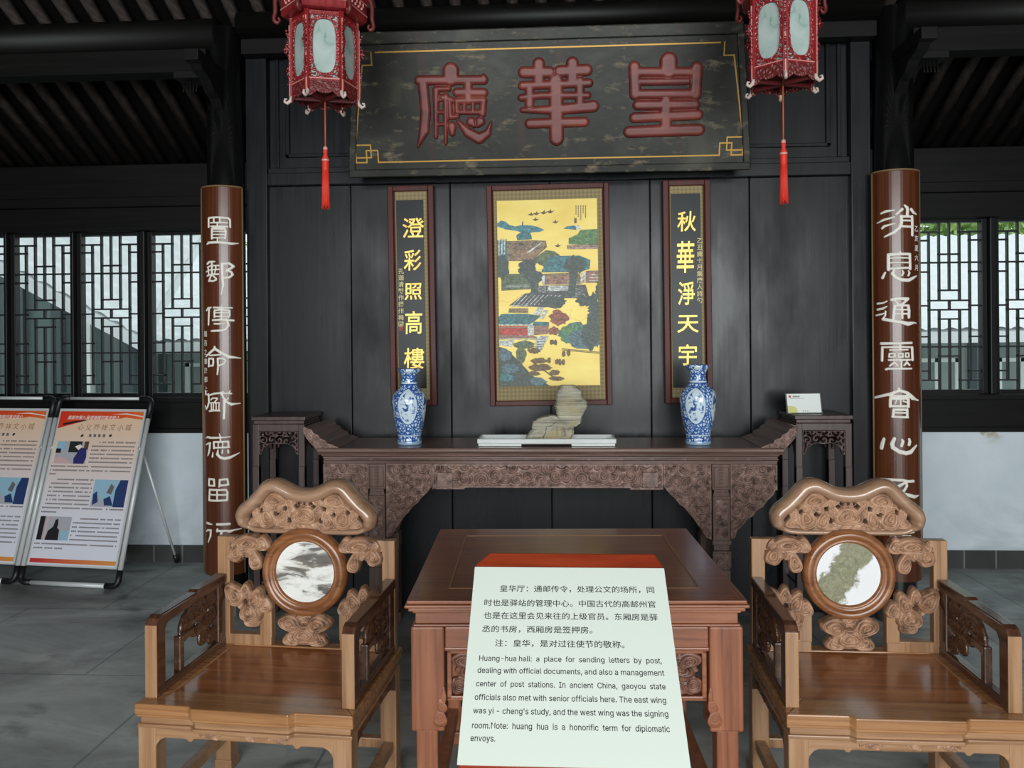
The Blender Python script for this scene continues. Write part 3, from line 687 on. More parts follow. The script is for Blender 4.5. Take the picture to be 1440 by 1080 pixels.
for s in (-1, 1):
    gline([(s*(gx-.098), zb), (s*(gx-.098), zb+.064), (s*(gx-.034), zb+.064), (s*(gx-.034), zb), (s*(gx+.026), zb), (s*(gx+.026), zb+.094), (s*(gx-.06), zb+.094), (s*(gx-.06), zb+.026), (s*(gx+.026), zb+.026)])
    gline([(s*(gx+.024), zb+.094), (s*(tx+.026), zt-.064), (s*(tx-.026), zt-.064), (s*(tx-.026), zt)])
g.build('gold_border', MAT['gold_line'], pl)
for key, (ox, oy, raw) in PLAQUE.items():
    conv = []
    for st in strokes(raw, ox, oy, 7.714):
        q = []
        for px, py, w in st:
            u, v = PF.uv(px, py); q.append((u, v, w*.00387*1.14))
        conv.append(q)
    us = [p[0] for q in conv for p in q]; vs = [p[1] for q in conv for p in q]
    X = np.arange(min(us)-.05, max(us)+.05, .0034); Z = np.arange(min(vs)-.05, max(vs)+.05, .0034)
    G = np.meshgrid(X, Z, indexing='ij'); sd = seg_sdf(G[0], G[1], conv)
    MB().grid(X, Z, sd, .021*np.sqrt(np.clip(1-(1-np.clip(sd/.020, 0, 1))**2, 0, 1))+.001, -.002).build('raised_character', MAT['red_carved'], pl)

# ------------------------------------------------------------------ framed panels and painting on the wall
def mat_cloth():
    t = NT('tan_brocade_mount')
    v = t.coord((1, 1, 1)); ck = t.n('ShaderNodeTexChecker', {'Vector': t.n('ShaderNodeMapping', {'Vector': v, 'Rotation': (0, math.radians(45), 0)}).outputs[0], 'Scale': 62})
    n = t.noise(v, 5, 3)
    c = t.mix(ck.outputs[1], L(130, 116, 82), L(154, 138, 100)); t.base(t.mix(t.math('MULTIPLY', n, .3), c, L(120, 104, 70))); t.rough(.75); return t.m
MAT['mount'] = mat_cloth()
MAT['frame'] = wood('dark_red_frame_wood', L(50, 18, 14), L(80, 31, 24), L(104, 46, 35), 'Z', .42, spec=.25)
MAT['panel_black'] = plain('deep_green_black_lacquer_panel', L(13, 20, 21), .32, spec=.25)
def gold_leaf():
    t = NT('gold_leaf'); n = t.noise(t.coord((1, 1, 1)), 9, 4); t.base(t.ramp(n, [(.3, L(214, 172, 70)), (.7, L(240, 210, 112))])); t.rough(.38); t.b.inputs['Metallic'].default_value = .35; return t.m
MAT['gold_leaf'] = gold_leaf(); MAT['pale_gold'] = plain('pale_gold_small_characters', L(216, 200, 140), .5)
MAT['seal'] = plain('red_seal_paste', L(168, 60, 44), .6)
def framed(name, label, cat, px, fw, mount):
    """px: outer corners TL, TR, BR, BL."""
    Y = WM-.035; P = [at(x, y, Y) for x, y in px]
    c = (P[2]+P[3])/2; roll = math.atan2((P[0].x+P[1].x)/2-c.x, (P[0].z+P[1].z)/2-c.z)
    M = Matrix.Translation((c.x, Y, c.z)) @ Matrix.Rotation(roll, 4, 'Y'); F = Frame(M)
    W = ((P[1]-P[0]).length+(P[2]-P[3]).length)/4; H = ((P[0]+P[1])/2-c).length
    t = thing(name, label, cat, mat=M); b = MB()
    b.box(-W, -W+fw, -.02, .03, 0, H); b.box(W-fw, W, -.02, .03, 0, H); b.box(-W+fw, W-fw, -.02, .03, 0, fw); b.box(-W+fw, W-fw, -.02, .03, H-fw, H)
    b.box(-W+fw, -W+fw+.008, -.012, .0, fw, H-fw); b.box(W-fw-.008, W-fw, -.012, .0, fw, H-fw)
    b.build('frame', MAT['frame'], t, .004)
    MB().box(-W+fw*.8, W-fw*.8, 0, .02, fw*.8, H-fw*.8).build('mount', MAT['mount'], t)
    return t, F, W, H
def scroll_panel(label, px, pan, big, small, smallpx, sealpx):
    t, F, W, H = framed('framed_couplet', label, 'framed couplet', px, .0325, True)
    (u0, v1), (u1, v0) = F.uv(*pan[0]), F.uv(*pan[1])
    b = MB(); b.box(u0, u1, -.004, 0, v0, v1); b.build('panel', MAT['panel_black'], t)
    for ch, (x0, y0, x1, y1) in big:
        (a, d), (c, e) = F.uv(x0, y1), F.uv(x1, y0); m = MB()
        write(m, ch, a, d, 0, .0062, weight=.010, fit=(c-a-.004, e-d), shear=.03); m.build('gilt_character', MAT['gold_leaf'], t)
    sx, sy, st = smallpx
    for i, ch in enumerate(small):
        a, d = F.uv(sx, sy+st*i); q = MB(); write(q, ch, a-.016, d-.0145, .034, .0058, weight=.012); q.build('small_character', MAT['pale_gold'], t)
    if sealpx:
        a, d = F.uv(*sealpx); MB().rect(a-.010, a+.010, d-.03, d+.0, .0055).build('seal', MAT['seal'], t)
scroll_panel('framed black panel with five gold characters above the left vase', [(545, 264), (610, 259), (615, 570), (551, 570)], [(557, 282), (600, 546)],
   [('澄', (566, 306, 597, 335)), ('彩', (568, 351, 593, 381)), ('照', (569, 398, 594, 422)), ('高', (570, 437, 594, 470)), ('樓', (568, 489, 597, 519))], '孔迦清製作揚州梅園', (564, 381, 9.3), (564, 458))
scroll_panel('framed black panel with five gold characters above the right vase', [(931, 255), (998, 252), (1002, 566), (935, 568)], [(943, 273), (988, 545)],
   [('秋', (952, 297, 979, 326)), ('華', (951, 339, 976, 384)), ('淨', (953, 396, 977, 429)), ('天', (952, 443, 983, 468)), ('宇', (954, 484, 980, 514))], '乙丑歲十月集唐人詩句', (983.5, 338, 9.3), None)

def gold_ground():
    t = NT('gilt_painting_ground'); n = t.noise(t.coord((1, 1, 2)), 3, 4); t.base(t.ramp(n, [(.3, L(208, 178, 78)), (.7, L(222, 202, 112))])); t.rough(.42); t.b.inputs['Metallic'].default_value = .15; return t.m
def mottled(nm, c):
    t = NT(nm); n = t.noise(t.coord((1, 1, 1.5)), 55, 4, .7, .6); d = tuple(int(v*.62) for v in c); l = tuple(min(255, int(v*1.18+14)) for v in c)
    t.base(t.ramp(n, [(.36, L(*d)), (.52, L(*c)), (.68, L(*l))])); t.rough(.45); return t.m
pm = [gold_ground()] + [mottled('painting_'+n, c) for n, c in (('blue_ridge', (62, 128, 140)), ('teal_roof', (52, 112, 118)), ('green_hill', (84, 128, 72)), ('ochre_wall', (136, 112, 82)), ('dark_foliage', (56, 74, 66)),
   ('moss_foliage', (84, 100, 66)), ('white_wall', (196, 202, 196)), ('red_wall', (178, 54, 42)), ('maple', (146, 76, 52)), ('brown_line', (104, 78, 36)), ('slate_yard', (74, 78, 76)), ('rock_blue', (78, 110, 118)), ('rose_wall', (150, 110, 92)), ('ink', (60, 58, 40)), ('jade', (74, 126, 92)))]
GOLD, RIDGE, TEAL, GREEN, OCHRE, DKF, MOSS, WHITE, RED, MAPLE, BROWN, SLATE, ROCKB, ROSE, INK, JADE = range(16)
pt_, F, W, H = framed('framed_painting', 'large framed gold ground landscape painting in the middle of the dark wall', 'painting', [(684, 262), (856, 257), (861, 569), (690, 571)], .0305, True)
b = MB()
def ip(x, y, z2=False):   # the two zoomed halves of the painting, 7.2 to one
    return F.uv(690+x/7.2, (410 if z2 else 270)+y/7.2)
(u0, v1), (u1, v0) = ip(62, 92), ip(1108, 945, True)
b.rect(u0, u1, v0, v1, .004, GOLD); lay = [.0044]
rgp = random.Random(4)
clampu = lambda p: (min(max(p[0], u0), u1), min(max(p[1], v0), v1))
def pp(pts, mat, z2=False):
    lay[0] += .00006; b.flat([clampu(ip(x, y, z2)) for x, y in pts], lay[0], mat)
def blob(cx, cy, rx, ry, mat, z2=False, n=26, jit=.22):
    pp([(cx+rx*math.cos(6.2832*i/n)*(1+rgp.uniform(-jit, jit)), cy+ry*math.sin(6.2832*i/n)*(1+rgp.uniform(-jit, jit))) for i in range(n)], mat, z2)
def lines(x0, y0, x1, y1, dy, n, mat, w=3, z2=False, slant=0):
    for i in range(n): pp([(x0+slant*i, y0+dy*i), (x1+slant*i, y1+dy*i), (x1+slant*i, y1+dy*i+w), (x0+slant*i, y0+dy*i+w)], mat, z2)
pp([(62, 320), (105, 290), (150, 300), (190, 335), (250, 350), (320, 335), (420, 340), (480, 355), (545, 385), (500, 405), (420, 410), (380, 430), (260, 395), (150, 380), (62, 350)], RIDGE)
pp([(735, 372), (780, 345), (850, 340), (890, 360), (860, 385)], RIDGE); pp([(860, 345), (890, 335), (915, 360), (900, 385), (865, 378)], WHITE)
for x, y, s in ((410, 228, 1), (465, 220, 1.1), (540, 210, 1.2), (605, 200, 1.2), (455, 280, 1), (655, 305, 1), (680, 545, 1)):
    pp([(x-34*s, y), (x-8, y-8*s), (x+4, y-26*s), (x+10, y-4), (x+38*s, y-10*s), (x+14, y+10), (x-4, y+16*s)], BROWN)
for i in range(5):
    for k in range(int((9, 11, 14, 8, 12)[i])): pp([(858+i*24, 135+k*11), (870+i*24, 135+k*11), (868+i*24, 142+k*11), (860+i*24, 142+k*11)], INK)
pp([(846, 265), (870, 265), (870, 318), (846, 318)], BROWN)
pp([(790, 470), (880, 430), (910, 385), (1095, 375), (1098, 540), (790, 530)], GREEN); pp([(770, 540), (1098, 530), (1098, 575), (930, 580), (775, 580)], ROSE); lines(780, 548, 1090, 545, 12, 3, WHITE, 2)
pp([(260, 440), (330, 395), (410, 430), (420, 480), (270, 490)], TEAL); pp([(320, 300), (328, 300), (330, 345), (318, 345)], INK)
pp([(68, 490), (180, 500), (420, 490), (560, 495), (570, 560), (480, 640), (420, 700), (70, 700)], OCHRE); lines(225, 600, 440, 600, 22, 5, ROSE, 6); lines(230, 520, 520, 505, 16, 5, SLATE, 4); pp([(370, 610), (510, 510), (525, 515), (385, 620)], WHITE); pp([(290, 520), (325, 515), (325, 545), (290, 545)], INK)
for i in range(6): pp([(80+i*14, 480+rgp.randint(0, 60)), (92+i*14, 470), (98+i*14, 700), (76+i*14, 700)], TEAL if i % 2 else WHITE)
pp([(420, 690), (560, 590), (640, 600), (700, 640), (640, 720), (560, 760), (440, 720)], MOSS)
pp([(545, 740), (600, 650), (900, 645), (1010, 690), (1000, 780), (900, 810), (510, 815)], TEAL); lines(560, 765, 900, 760, 24, 2, RIDGE, 10)
pp([(520, 830), (900, 815), (920, 935), (530, 940)], OCHRE); pp([(560, 860), (800, 850), (800, 930), (565, 935)], ROSE); pp([(520, 840), (548, 838), (548, 935), (522, 938)], WHITE); pp([(920, 820), (965, 810), (945, 920), (905, 925)], WHITE)
pp([(965, 800), (1105, 795), (1105, 920), (960, 920)], ROSE); lines(1000, 835, 1095, 835, 30, 3, WHITE, 8)
pp([(110, 830), (500, 830), (480, 980), (110, 1000)], MOSS); lines(190, 860, 480, 850, 26, 5, SLATE, 8); lines(160, 945, 420, 940, 10, 3, WHITE, 3)
pp([(470, 950), (960, 940), (1000, 1075), (340, 1075)], SLATE); lines(480, 960, 560, 940, 14, 9, WHITE, 3); lines(830, 985, 930, 965, 16, 6, WHITE, 3); pp([(585, 950), (790, 950), (780, 1000), (572, 1005)], WHITE); lines(600, 968, 780, 965, 16, 2, SLATE, 3)
pp([(180, 790), (240, 740), (300, 790), (240, 815)], GOLD); pp([(415, 790), (470, 720), (540, 775), (430, 800)], GOLD)
blob(120, 760, 70, 120, DKF); blob(380, 770, 90, 90, DKF); blob(440, 860, 90, 60, DKF); pp([(390, 870), (440, 860), (480, 1060), (420, 1060)], DKF); blob(850, 740, 110, 90, DKF); pp([(800, 800), (880, 800), (850, 1060), (790, 1060)], DKF); blob(1090, 1010, 30, 90, DKF)
pp([(70, 95), (190, 110), (330, 25), (90, 30)], GOLD, True)
pp([(190, 140), (350, 20), (760, 0), (740, 90), (560, 160), (340, 150)], SLATE, True)
for i in range(10): pp([(230+i*42, 132), (232+i*42, 140), (330+i*42, 38), (324+i*42, 36)], WHITE, True)
lines(210, 140, 380, 140, 10, 2, WHITE, 4, True); pp([(190, 170), (380, 170), (380, 215), (180, 215)], OCHRE, True)
pp([(430, 235), (480, 160), (540, 160), (500, 245)], WHITE, True); pp([(540, 190), (585, 185), (530, 280), (500, 280)], WHITE, True); pp([(890, 60), (930, 20), (990, 55), (950, 85)], WHITE, True)
blob(640, 110, 130, 60, DKF, True); blob(960, 90, 90, 60, DKF, True); blob(1050, 300, 70, 260, DKF, True, 40); blob(900, 215, 90, 80, GOLD, True); 
pp([(75, 260), (110, 228), (370, 225), (510, 250), (400, 330), (75, 335)], TEAL, True); lines(80, 332, 390, 332, 0, 1, WHITE, 12, True)
pp([(75, 350), (375, 350), (375, 440), (75, 445)], RED, True); lines(80, 360, 370, 360, 80, 2, ROSE, 8, True); pp([(375, 345), (430, 320), (430, 440), (375, 450)], WHITE, True); pp([(435, 305), (590, 310), (590, 345), (430, 345)], TEAL, True); pp([(440, 345), (590, 345), (580, 430), (440, 440)], ROSE, True); pp([(75, 450), (430, 445), (480, 470), (75, 475)], ROSE, True); lines(75, 476, 470, 476, 0, 1, WHITE, 10, True)
pp([(80, 500), (240, 490), (210, 560), (80, 540)], WHITE, True); pp([(470, 450), (590, 450), (500, 610), (450, 560)], WHITE, True); lines(480, 480, 560, 475, 26, 5, SLATE, 6, True, -8)
blob(690, 270, 90, 75, MAPLE, True); blob(640, 400, 60, 40, MAPLE, True); blob(880, 430, 190, 110, JADE, True, 40, .12); blob(950, 480, 170, 100, ROCKB, True, 40, .12); blob(1020, 430, 90, 150, DKF, True); blob(780, 380, 60, 30, GREEN, True)
pp([(75, 560), (160, 580), (240, 660), (340, 760), (420, 850), (480, 880), (600, 975), (75, 975)], DKF, True); blob(140, 640, 70, 60, ROCKB, True); blob(200, 780, 90, 50, ROCKB, True); blob(480, 910, 80, 40, ROCKB, True); blob(160, 870, 80, 40, TEAL, True)
blob(340, 540, 100, 40, MOSS, True); blob(310, 640, 50, 90, MOSS, True); blob(440, 600, 60, 30, BROWN, True); blob(490, 700, 80, 28, BROWN, True); blob(500, 770, 110, 36, BROWN, True); blob(440, 830, 60, 24, BROWN, True); blob(650, 820, 50, 32, BROWN, True); blob(670, 880, 70, 22, BROWN, True); pp([(400, 700), (420, 700), (680, 890), (660, 890)], BROWN, True)
for x, y in ((620, 510), (655, 515), (740, 630), (790, 620), (590, 695), (670, 710), (700, 715), (735, 710)): blob(x, y, 18, 30, BROWN, True, 12, .3)
lines(720, 575, 1100, 610, 12, 2, BROWN, 6, True)
b.build('picture', pm, pt_)

# ------------------------------------------------------------------ palace lanterns
MAT['lantern_red'] = wood('lantern_red_lacquer', L(92, 20, 24), L(142, 34, 38), L(170, 58, 56), 'Z', .35, coat=.3)
MAT['lantern_dark'] = plain('lantern_dark_red_fretwork', L(98, 34, 32), .45)
MAT['lantern_pink'] = plain('pale_pink_line', L(206, 140, 132), .45)
def lantern_glass():
    t = NT('painted_pale_green_glass'); n = t.noise(t.coord((1, 1, 1)), 11, 4, .6, .8)
    c = t.ramp(n, [(.33, L(100, 138, 124)), (.42, L(156, 174, 168)), (.7, L(176, 188, 184))]); t.base(c); t.rough(.18); return t.m
MAT['lantern_glass'] = lantern_glass()
MAT['tassel'] = plain('scarlet_silk', L(206, 48, 34), .6); MAT['cord'] = plain('orange_cord', L(170, 84, 52), .6)
MAT['bone'] = plain('pale_carved_tips', L(196, 176, 168), .5)
def lantern(loc, rz, label, tip_z):
    t = thing('palace_lantern', label, 'lantern', loc, rz, 'palace lanterns'); R = .140; H = .345; ap = R*math.cos(math.pi/6); s = R
    cor = [Vector((R*math.cos(math.radians(-120+60*k)), R*math.sin(math.radians(-120+60*k)), 0)) for k in range(6)]
    fr = MB(); ln = MB()
    for k in range(6):
        a, c = cor[k], cor[(k+1) % 6]; Z = lambda z: Vector((0, 0, z))
        fr.bar(a+Z(0), a+Z(H), .02, .02, up=tuple((a).normalized()))
        for z in (.048, H-.012): fr.bar(a+Z(z), c+Z(z), .012, .016)
        o = (a.normalized())*.0115
        ln.bar(a+o+Z(.0), a+o+Z(H-.03), .005, .004, up=tuple(a.normalized()))
        n = ((a+c)/2).normalized()*.0075; ln.bar(a+n+Z(.05), c+n+Z(.05), .003, .004)
    fr.build('frame', MAT['lantern_red'], t); ln.build('pale_line', MAT['lantern_pink'], t)
    # one side: glass with a pierced surround and a carved skirt
    gp = MB(); gp.box(-s/2+.01, s/2-.01, -ap+.006, -ap+.010, .055, H-.015)
    xs = np.arange(-s/2+.006, s/2-.005, .0022); zs = np.arange(.05, H-.012, .0022); X, Z = np.meshgrid(xs, zs, indexing='ij')
    zc = (.05+H-.012)/2; ov = np.hypot(X/.043, np.abs(Z-zc)/.115)
    ov = np.maximum(np.abs(X)/.049, 0)**3.0+(np.abs(Z-zc)/.116)**3.0
    ov = (1-ov**(1/3.0))*.05
    pat = scroll(X, Z, .03, .016, 5)
    hole = np.where((np.abs(Z-zc) > .07) & (ov < -.005), (.30-pat)*.02, -.01)
    edge = np.minimum.reduce([X-xs[0], xs[-1]-X, Z-zs[0], zs[-1]-Z])+.004
    sd = np.minimum(np.minimum(-ov, -hole), edge)
    fp = MB(); fp.grid(xs, zs, sd, .003+.004*pat, 0, lambda x, z, h: np.stack([x, -ap-.001-h, z], 1))
    sk = MB(); xs2 = np.arange(-s/2+.004, s/2-.004, .0022); zs2 = np.arange(-.032, .046, .0022); X2, Z2 = np.meshgrid(xs2, zs2, indexing='ij')
    prof = -.004-.022*np.abs(np.cos(X2/s*2.2*np.pi))*(.4+np.abs(X2)/s*1.4)
    p2 = scroll(X2, Z2, .026, .014, 8); sk.grid(xs2, zs2, np.minimum(Z2-prof, .046-Z2), .002+.005*p2, 0, lambda x, z, h: np.stack([x, -ap-.002-h, z], 1))
    fl = MB(); xs3 = np.arange(0, .036, .0022); zs3 = np.arange(.05, H-.05, .0022); X3, Z3 = np.meshgrid(xs3, zs3, indexing='ij')
    wv = .018+.008*np.sin(Z3*70)+.006*np.sin(Z3*31+1); p3 = scroll(X3, Z3, .022, .013, 3)
    fl.grid(xs3, zs3, np.minimum(wv-X3, (p3-.22)*.03), np.full(X3.shape, .004), -.004, lambda x, z, h: np.stack([x+R+.006, h, z], 1))
    ft = MB(); ft.tube([(R, 0, .01), (R+.008, 0, -.018), (R+.022, 0, -.03), (R+.034, 0, -.024), (R+.032, 0, -.012), (R+.022, 0, -.012)], [.010, .009, .008, .006, .005, .004], 8)
    protos = {}
    for nm, mb, m, off in (('glass_panel', gp, 'lantern_glass', 0), ('pierced_surround', fp, 'lantern_red', 0), ('skirt', sk, 'lantern_dark', 0), ('flange', fl, 'lantern_red', -60), ('scroll_foot', ft, 'bone', -60)):
        for k in range(6):
            if nm not in protos: o = mb.build(nm, MAT[m], t); protos[nm] = o
            else: o = protos[nm].copy(); COL.objects.link(o); o.parent = t
            o.rotation_euler = (0, 0, math.radians(60*k+off))
    cb = MB()
    for k in range(3): cb.bar(cor[k]*.98+Vector((0, 0, -.006)), cor[k+3]*.98+Vector((0, 0, -.006)), .014, .016)
    cb.build('cross_bars', MAT['lantern_dark'], t)
    bp = MB(); bp.lathe([(0, .02), (R*.84, .02), (R*.84, .03), (0, .03)], 6, a0=math.radians(60)); bp.build('floor_plate', MAT['lantern_dark'], t)
    # canopy
    cp = MB(); RC = .186
    cp.lathe([(R*.9, H), (RC*.96, H+.004), (RC, H+.012), (RC, H+.095), (RC+.012, H+.105), (RC+.012, H+.12), (RC*.8, H+.14), (RC*.45, H+.22), (.03, H+.27), (0, H+.27)], 6, a0=math.radians(60), smooth=False)
    cp.build('canopy', MAT['lantern_red'], t)
    cl = MB()
    for k in range(6):
        a, c = cor[k].normalized()*(RC+.002), cor[(k+1) % 6].normalized()*(RC+.002); Z = lambda z: Vector((0, 0, z))
        cl.bar(a+Z(H+.035), c+Z(H+.035), .003, .004); cl.bar(a+Z(H+.085), c+Z(H+.085), .003, .004)
        for q in range(5):
            p = a.lerp(c, .2+.15*q); cl.bar(p+Z(H+.062), p+Z(H+.078), .005, .004)
        for q in range(4):
            p = a.lerp(c, .27+.15*q); cl.bar(p+Z(H+.046), p+Z(H+.056), .008, .004)
    cl.build('pale_line', MAT['lantern_pink'], t)
    hk = MB(); hk.tube(smooth_path([(RC-.012, 0, H+.10), (RC+.012, 0, H+.115), (RC+.024, 0, H+.08), (RC+.024, 0, H+.03), (RC+.030, 0, H-.008), (RC+.018, 0, H-.022), (RC+.006, 0, H-.012), (RC+.012, 0, H+.0)], 5), [.010]*16+[.009]*12+[.006]*8, 8)
    h0 = None
    for k in range(6):
        if h0 is None: o = h0 = hk.build('dragon_hook', MAT['lantern_dark'], t)
        else: o = h0.copy(); COL.objects.link(o); o.parent = t
        o.rotation_euler = (0, 0, math.radians(60*k))
    c = MB(); c.tube([(0, 0, H+.26), (0, 0, 4.03-loc[2])], .006, 8); c.build('hanging_rod', MAT['black_gloss'], t)
    ts = tip_z-loc[2]; ln_ = .245; c = MB(); c.tube([(0, 0, .02), (0, 0, ts+ln_)], .0035, 6); c.build('cord', MAT['cord'], t)
    tt = MB(); tt.lathe([(0, ts+ln_+.02), (.008, ts+ln_+.015), (.011, ts+ln_), (.009, ts+ln_-.015), (.015, ts+ln_-.03), (.016, ts+ln_-.06), (.014, ts+.12), (.018, ts+.02), (.017, ts), (0, ts+.004)], 14)
    for k in range(26):
        a = 6.2832*k/26; tt.tube([(.012*math.cos(a), .012*math.sin(a), ts+ln_-.05), (.017*math.cos(a), .017*math.sin(a), ts-.006*(k % 3))], .0025, 5)
    ta = tt.build('tassel', MAT['tassel'], t)
    bd = MB(); bd.lathe([(.0, ts+ln_+.024), (.010, ts+ln_+.018), (.010, ts+ln_+.006), (0, ts+ln_)], 12)
    bd.lathe([(.0165, ts+ln_-.036), (.0175, ts+ln_-.040), (.0165, ts+ln_-.044)], 12); bd.build('tassel_collar', MAT['lantern_pink'], ta)
    return t
lp = at(457, 139, 3.44); lt = at(458, 290, 3.44)
lantern((lp.x, 3.44, lp.z), math.radians(16), 'red hexagonal palace lantern with pale glass hanging left of the plaque', lt.z)
rp = at(1101, 116, 3.44); rt_ = at(1100, 283, 3.44)
lantern((rp.x, 3.44, rp.z), math.radians(18), 'red hexagonal palace lantern with pale glass hanging right of the plaque', rt_.z)

# ------------------------------------------------------------------ altar table
AW = dict(dark=L(72, 53, 47), mid=L(120, 92, 82), light=L(152, 121, 109))
MAT['altar'] = wood('altar_dark_rosewood', AW['dark'], AW['mid'], AW['light'], 'X', .34, coat=.25)
MAT['altar_z'] = wood('altar_upright_rosewood', AW['dark'], AW['mid'], AW['light'], 'Z', .36, coat=.2)
MAT['altar_y'] = wood('altar_end_rosewood', AW['dark'], AW['mid'], AW['light'], 'Y', .34, coat=.2)
def carved(name, d, m, l):
    t = NT(name); n = t.noise(t.coord(), 30, 4)
    t.base(t.ramp(n, [(.3, d), (.5, m), (.75, l)])); t.rough(.42); return t.m
MAT['altar_carving'] = carved('altar_carved_rosewood', L(74, 56, 50), L(130, 102, 92), L(170, 140, 127))
def relief_poly(mb, poly, res, pitch, lam, seed, depth, back, y0, border=.010, thr=None, stretch=1.0, flip=1):
    us = [p[0] for p in poly]; vs = [p[1] for p in poly]
    X = np.arange(min(us)-res, max(us)+2*res, res); Z = np.arange(min(vs)-res, max(vs)+2*res, res); G = np.meshgrid(X, Z, indexing='ij')
    sd = poly_sdf(G[0], G[1], poly); pat = scroll(G[0], G[1], pitch, lam, seed, stretch)
    bm = np.clip((sd-border)/.003, 0, 1); h = depth*np.where(sd < border, .85, .15+.85*pat)*1.0
    h = depth*(.85*(1-bm)+bm*(.05+.95*pat))
    if thr is not None: sd = np.minimum(sd, np.where(sd > border, (pat-thr)*.03, 1))
    return mb.grid(X, Z, sd, h, back, lambda x, z, hh: np.stack([x, y0-flip*hh, z], 1))
ax, ay = -.051, 4.2245
al = thing('altar_table', 'long dark carved altar table with upturned ends under the painting', 'table', (ax, ay, 0))
ZT = .926; D2 = .255
b = MB(); prof = [(-D2, ZT), (-D2-.006, ZT-.008), (-D2-.006, ZT-.022), (-D2+.012, ZT-.036), (-D2+.012, ZT-.042), (D2, ZT-.042), (D2, ZT)]
b.prism(prof, -1.405, 1.405, 'YZ'); b.prism([(-D2+.022, ZT-.042), (-D2+.018, ZT-.048), (-D2+.022, ZT-.054), (D2-.02, ZT-.054), (D2-.02, ZT-.042)], -1.385, 1.385, 'YZ')
b.build('top', MAT['altar'], al, .002)
b = MB()
for z0, z1, off in ((ZT-.066, ZT-.054, .012), (ZT-.078, ZT-.066, .028), (ZT-.088, ZT-.078, .016), (ZT-.1, ZT-.088, .026)): b.box(-1.372, 1.372, -D2+off, D2-off, z0, z1)
k = -1.25
while k < 1.25:
    b.box(k, k+.16, -D2+.022, -D2+.03, ZT-.077, ZT-.069); k += .19
b.build('moulding', MAT['altar'], al, .002)
b = MB(); relief_poly(b, [(-.70, .672), (-.50, .672), (-.50, .680), (.50, .680), (.50, .672), (.70, .672), (.70, .826), (-.70, .826)], .0034, .075, .030, 11, .016, -.02, -D2+.03, .012)
for s in (-1, 1):
    for q in (.0, 1.0): b.box(s*.62-.045+.018*q, s*.62+.045-.018*q, -D2+.008-.004*q, -D2+.03, .69+.018*q, .775-.018*q)
b.build('apron', MAT['altar_carving'], al)
bb = MB(); bb.box(-1.37, 1.37, D2-.05, D2-.03, .69, .826); bb.build('back_apron', MAT['altar'], al)
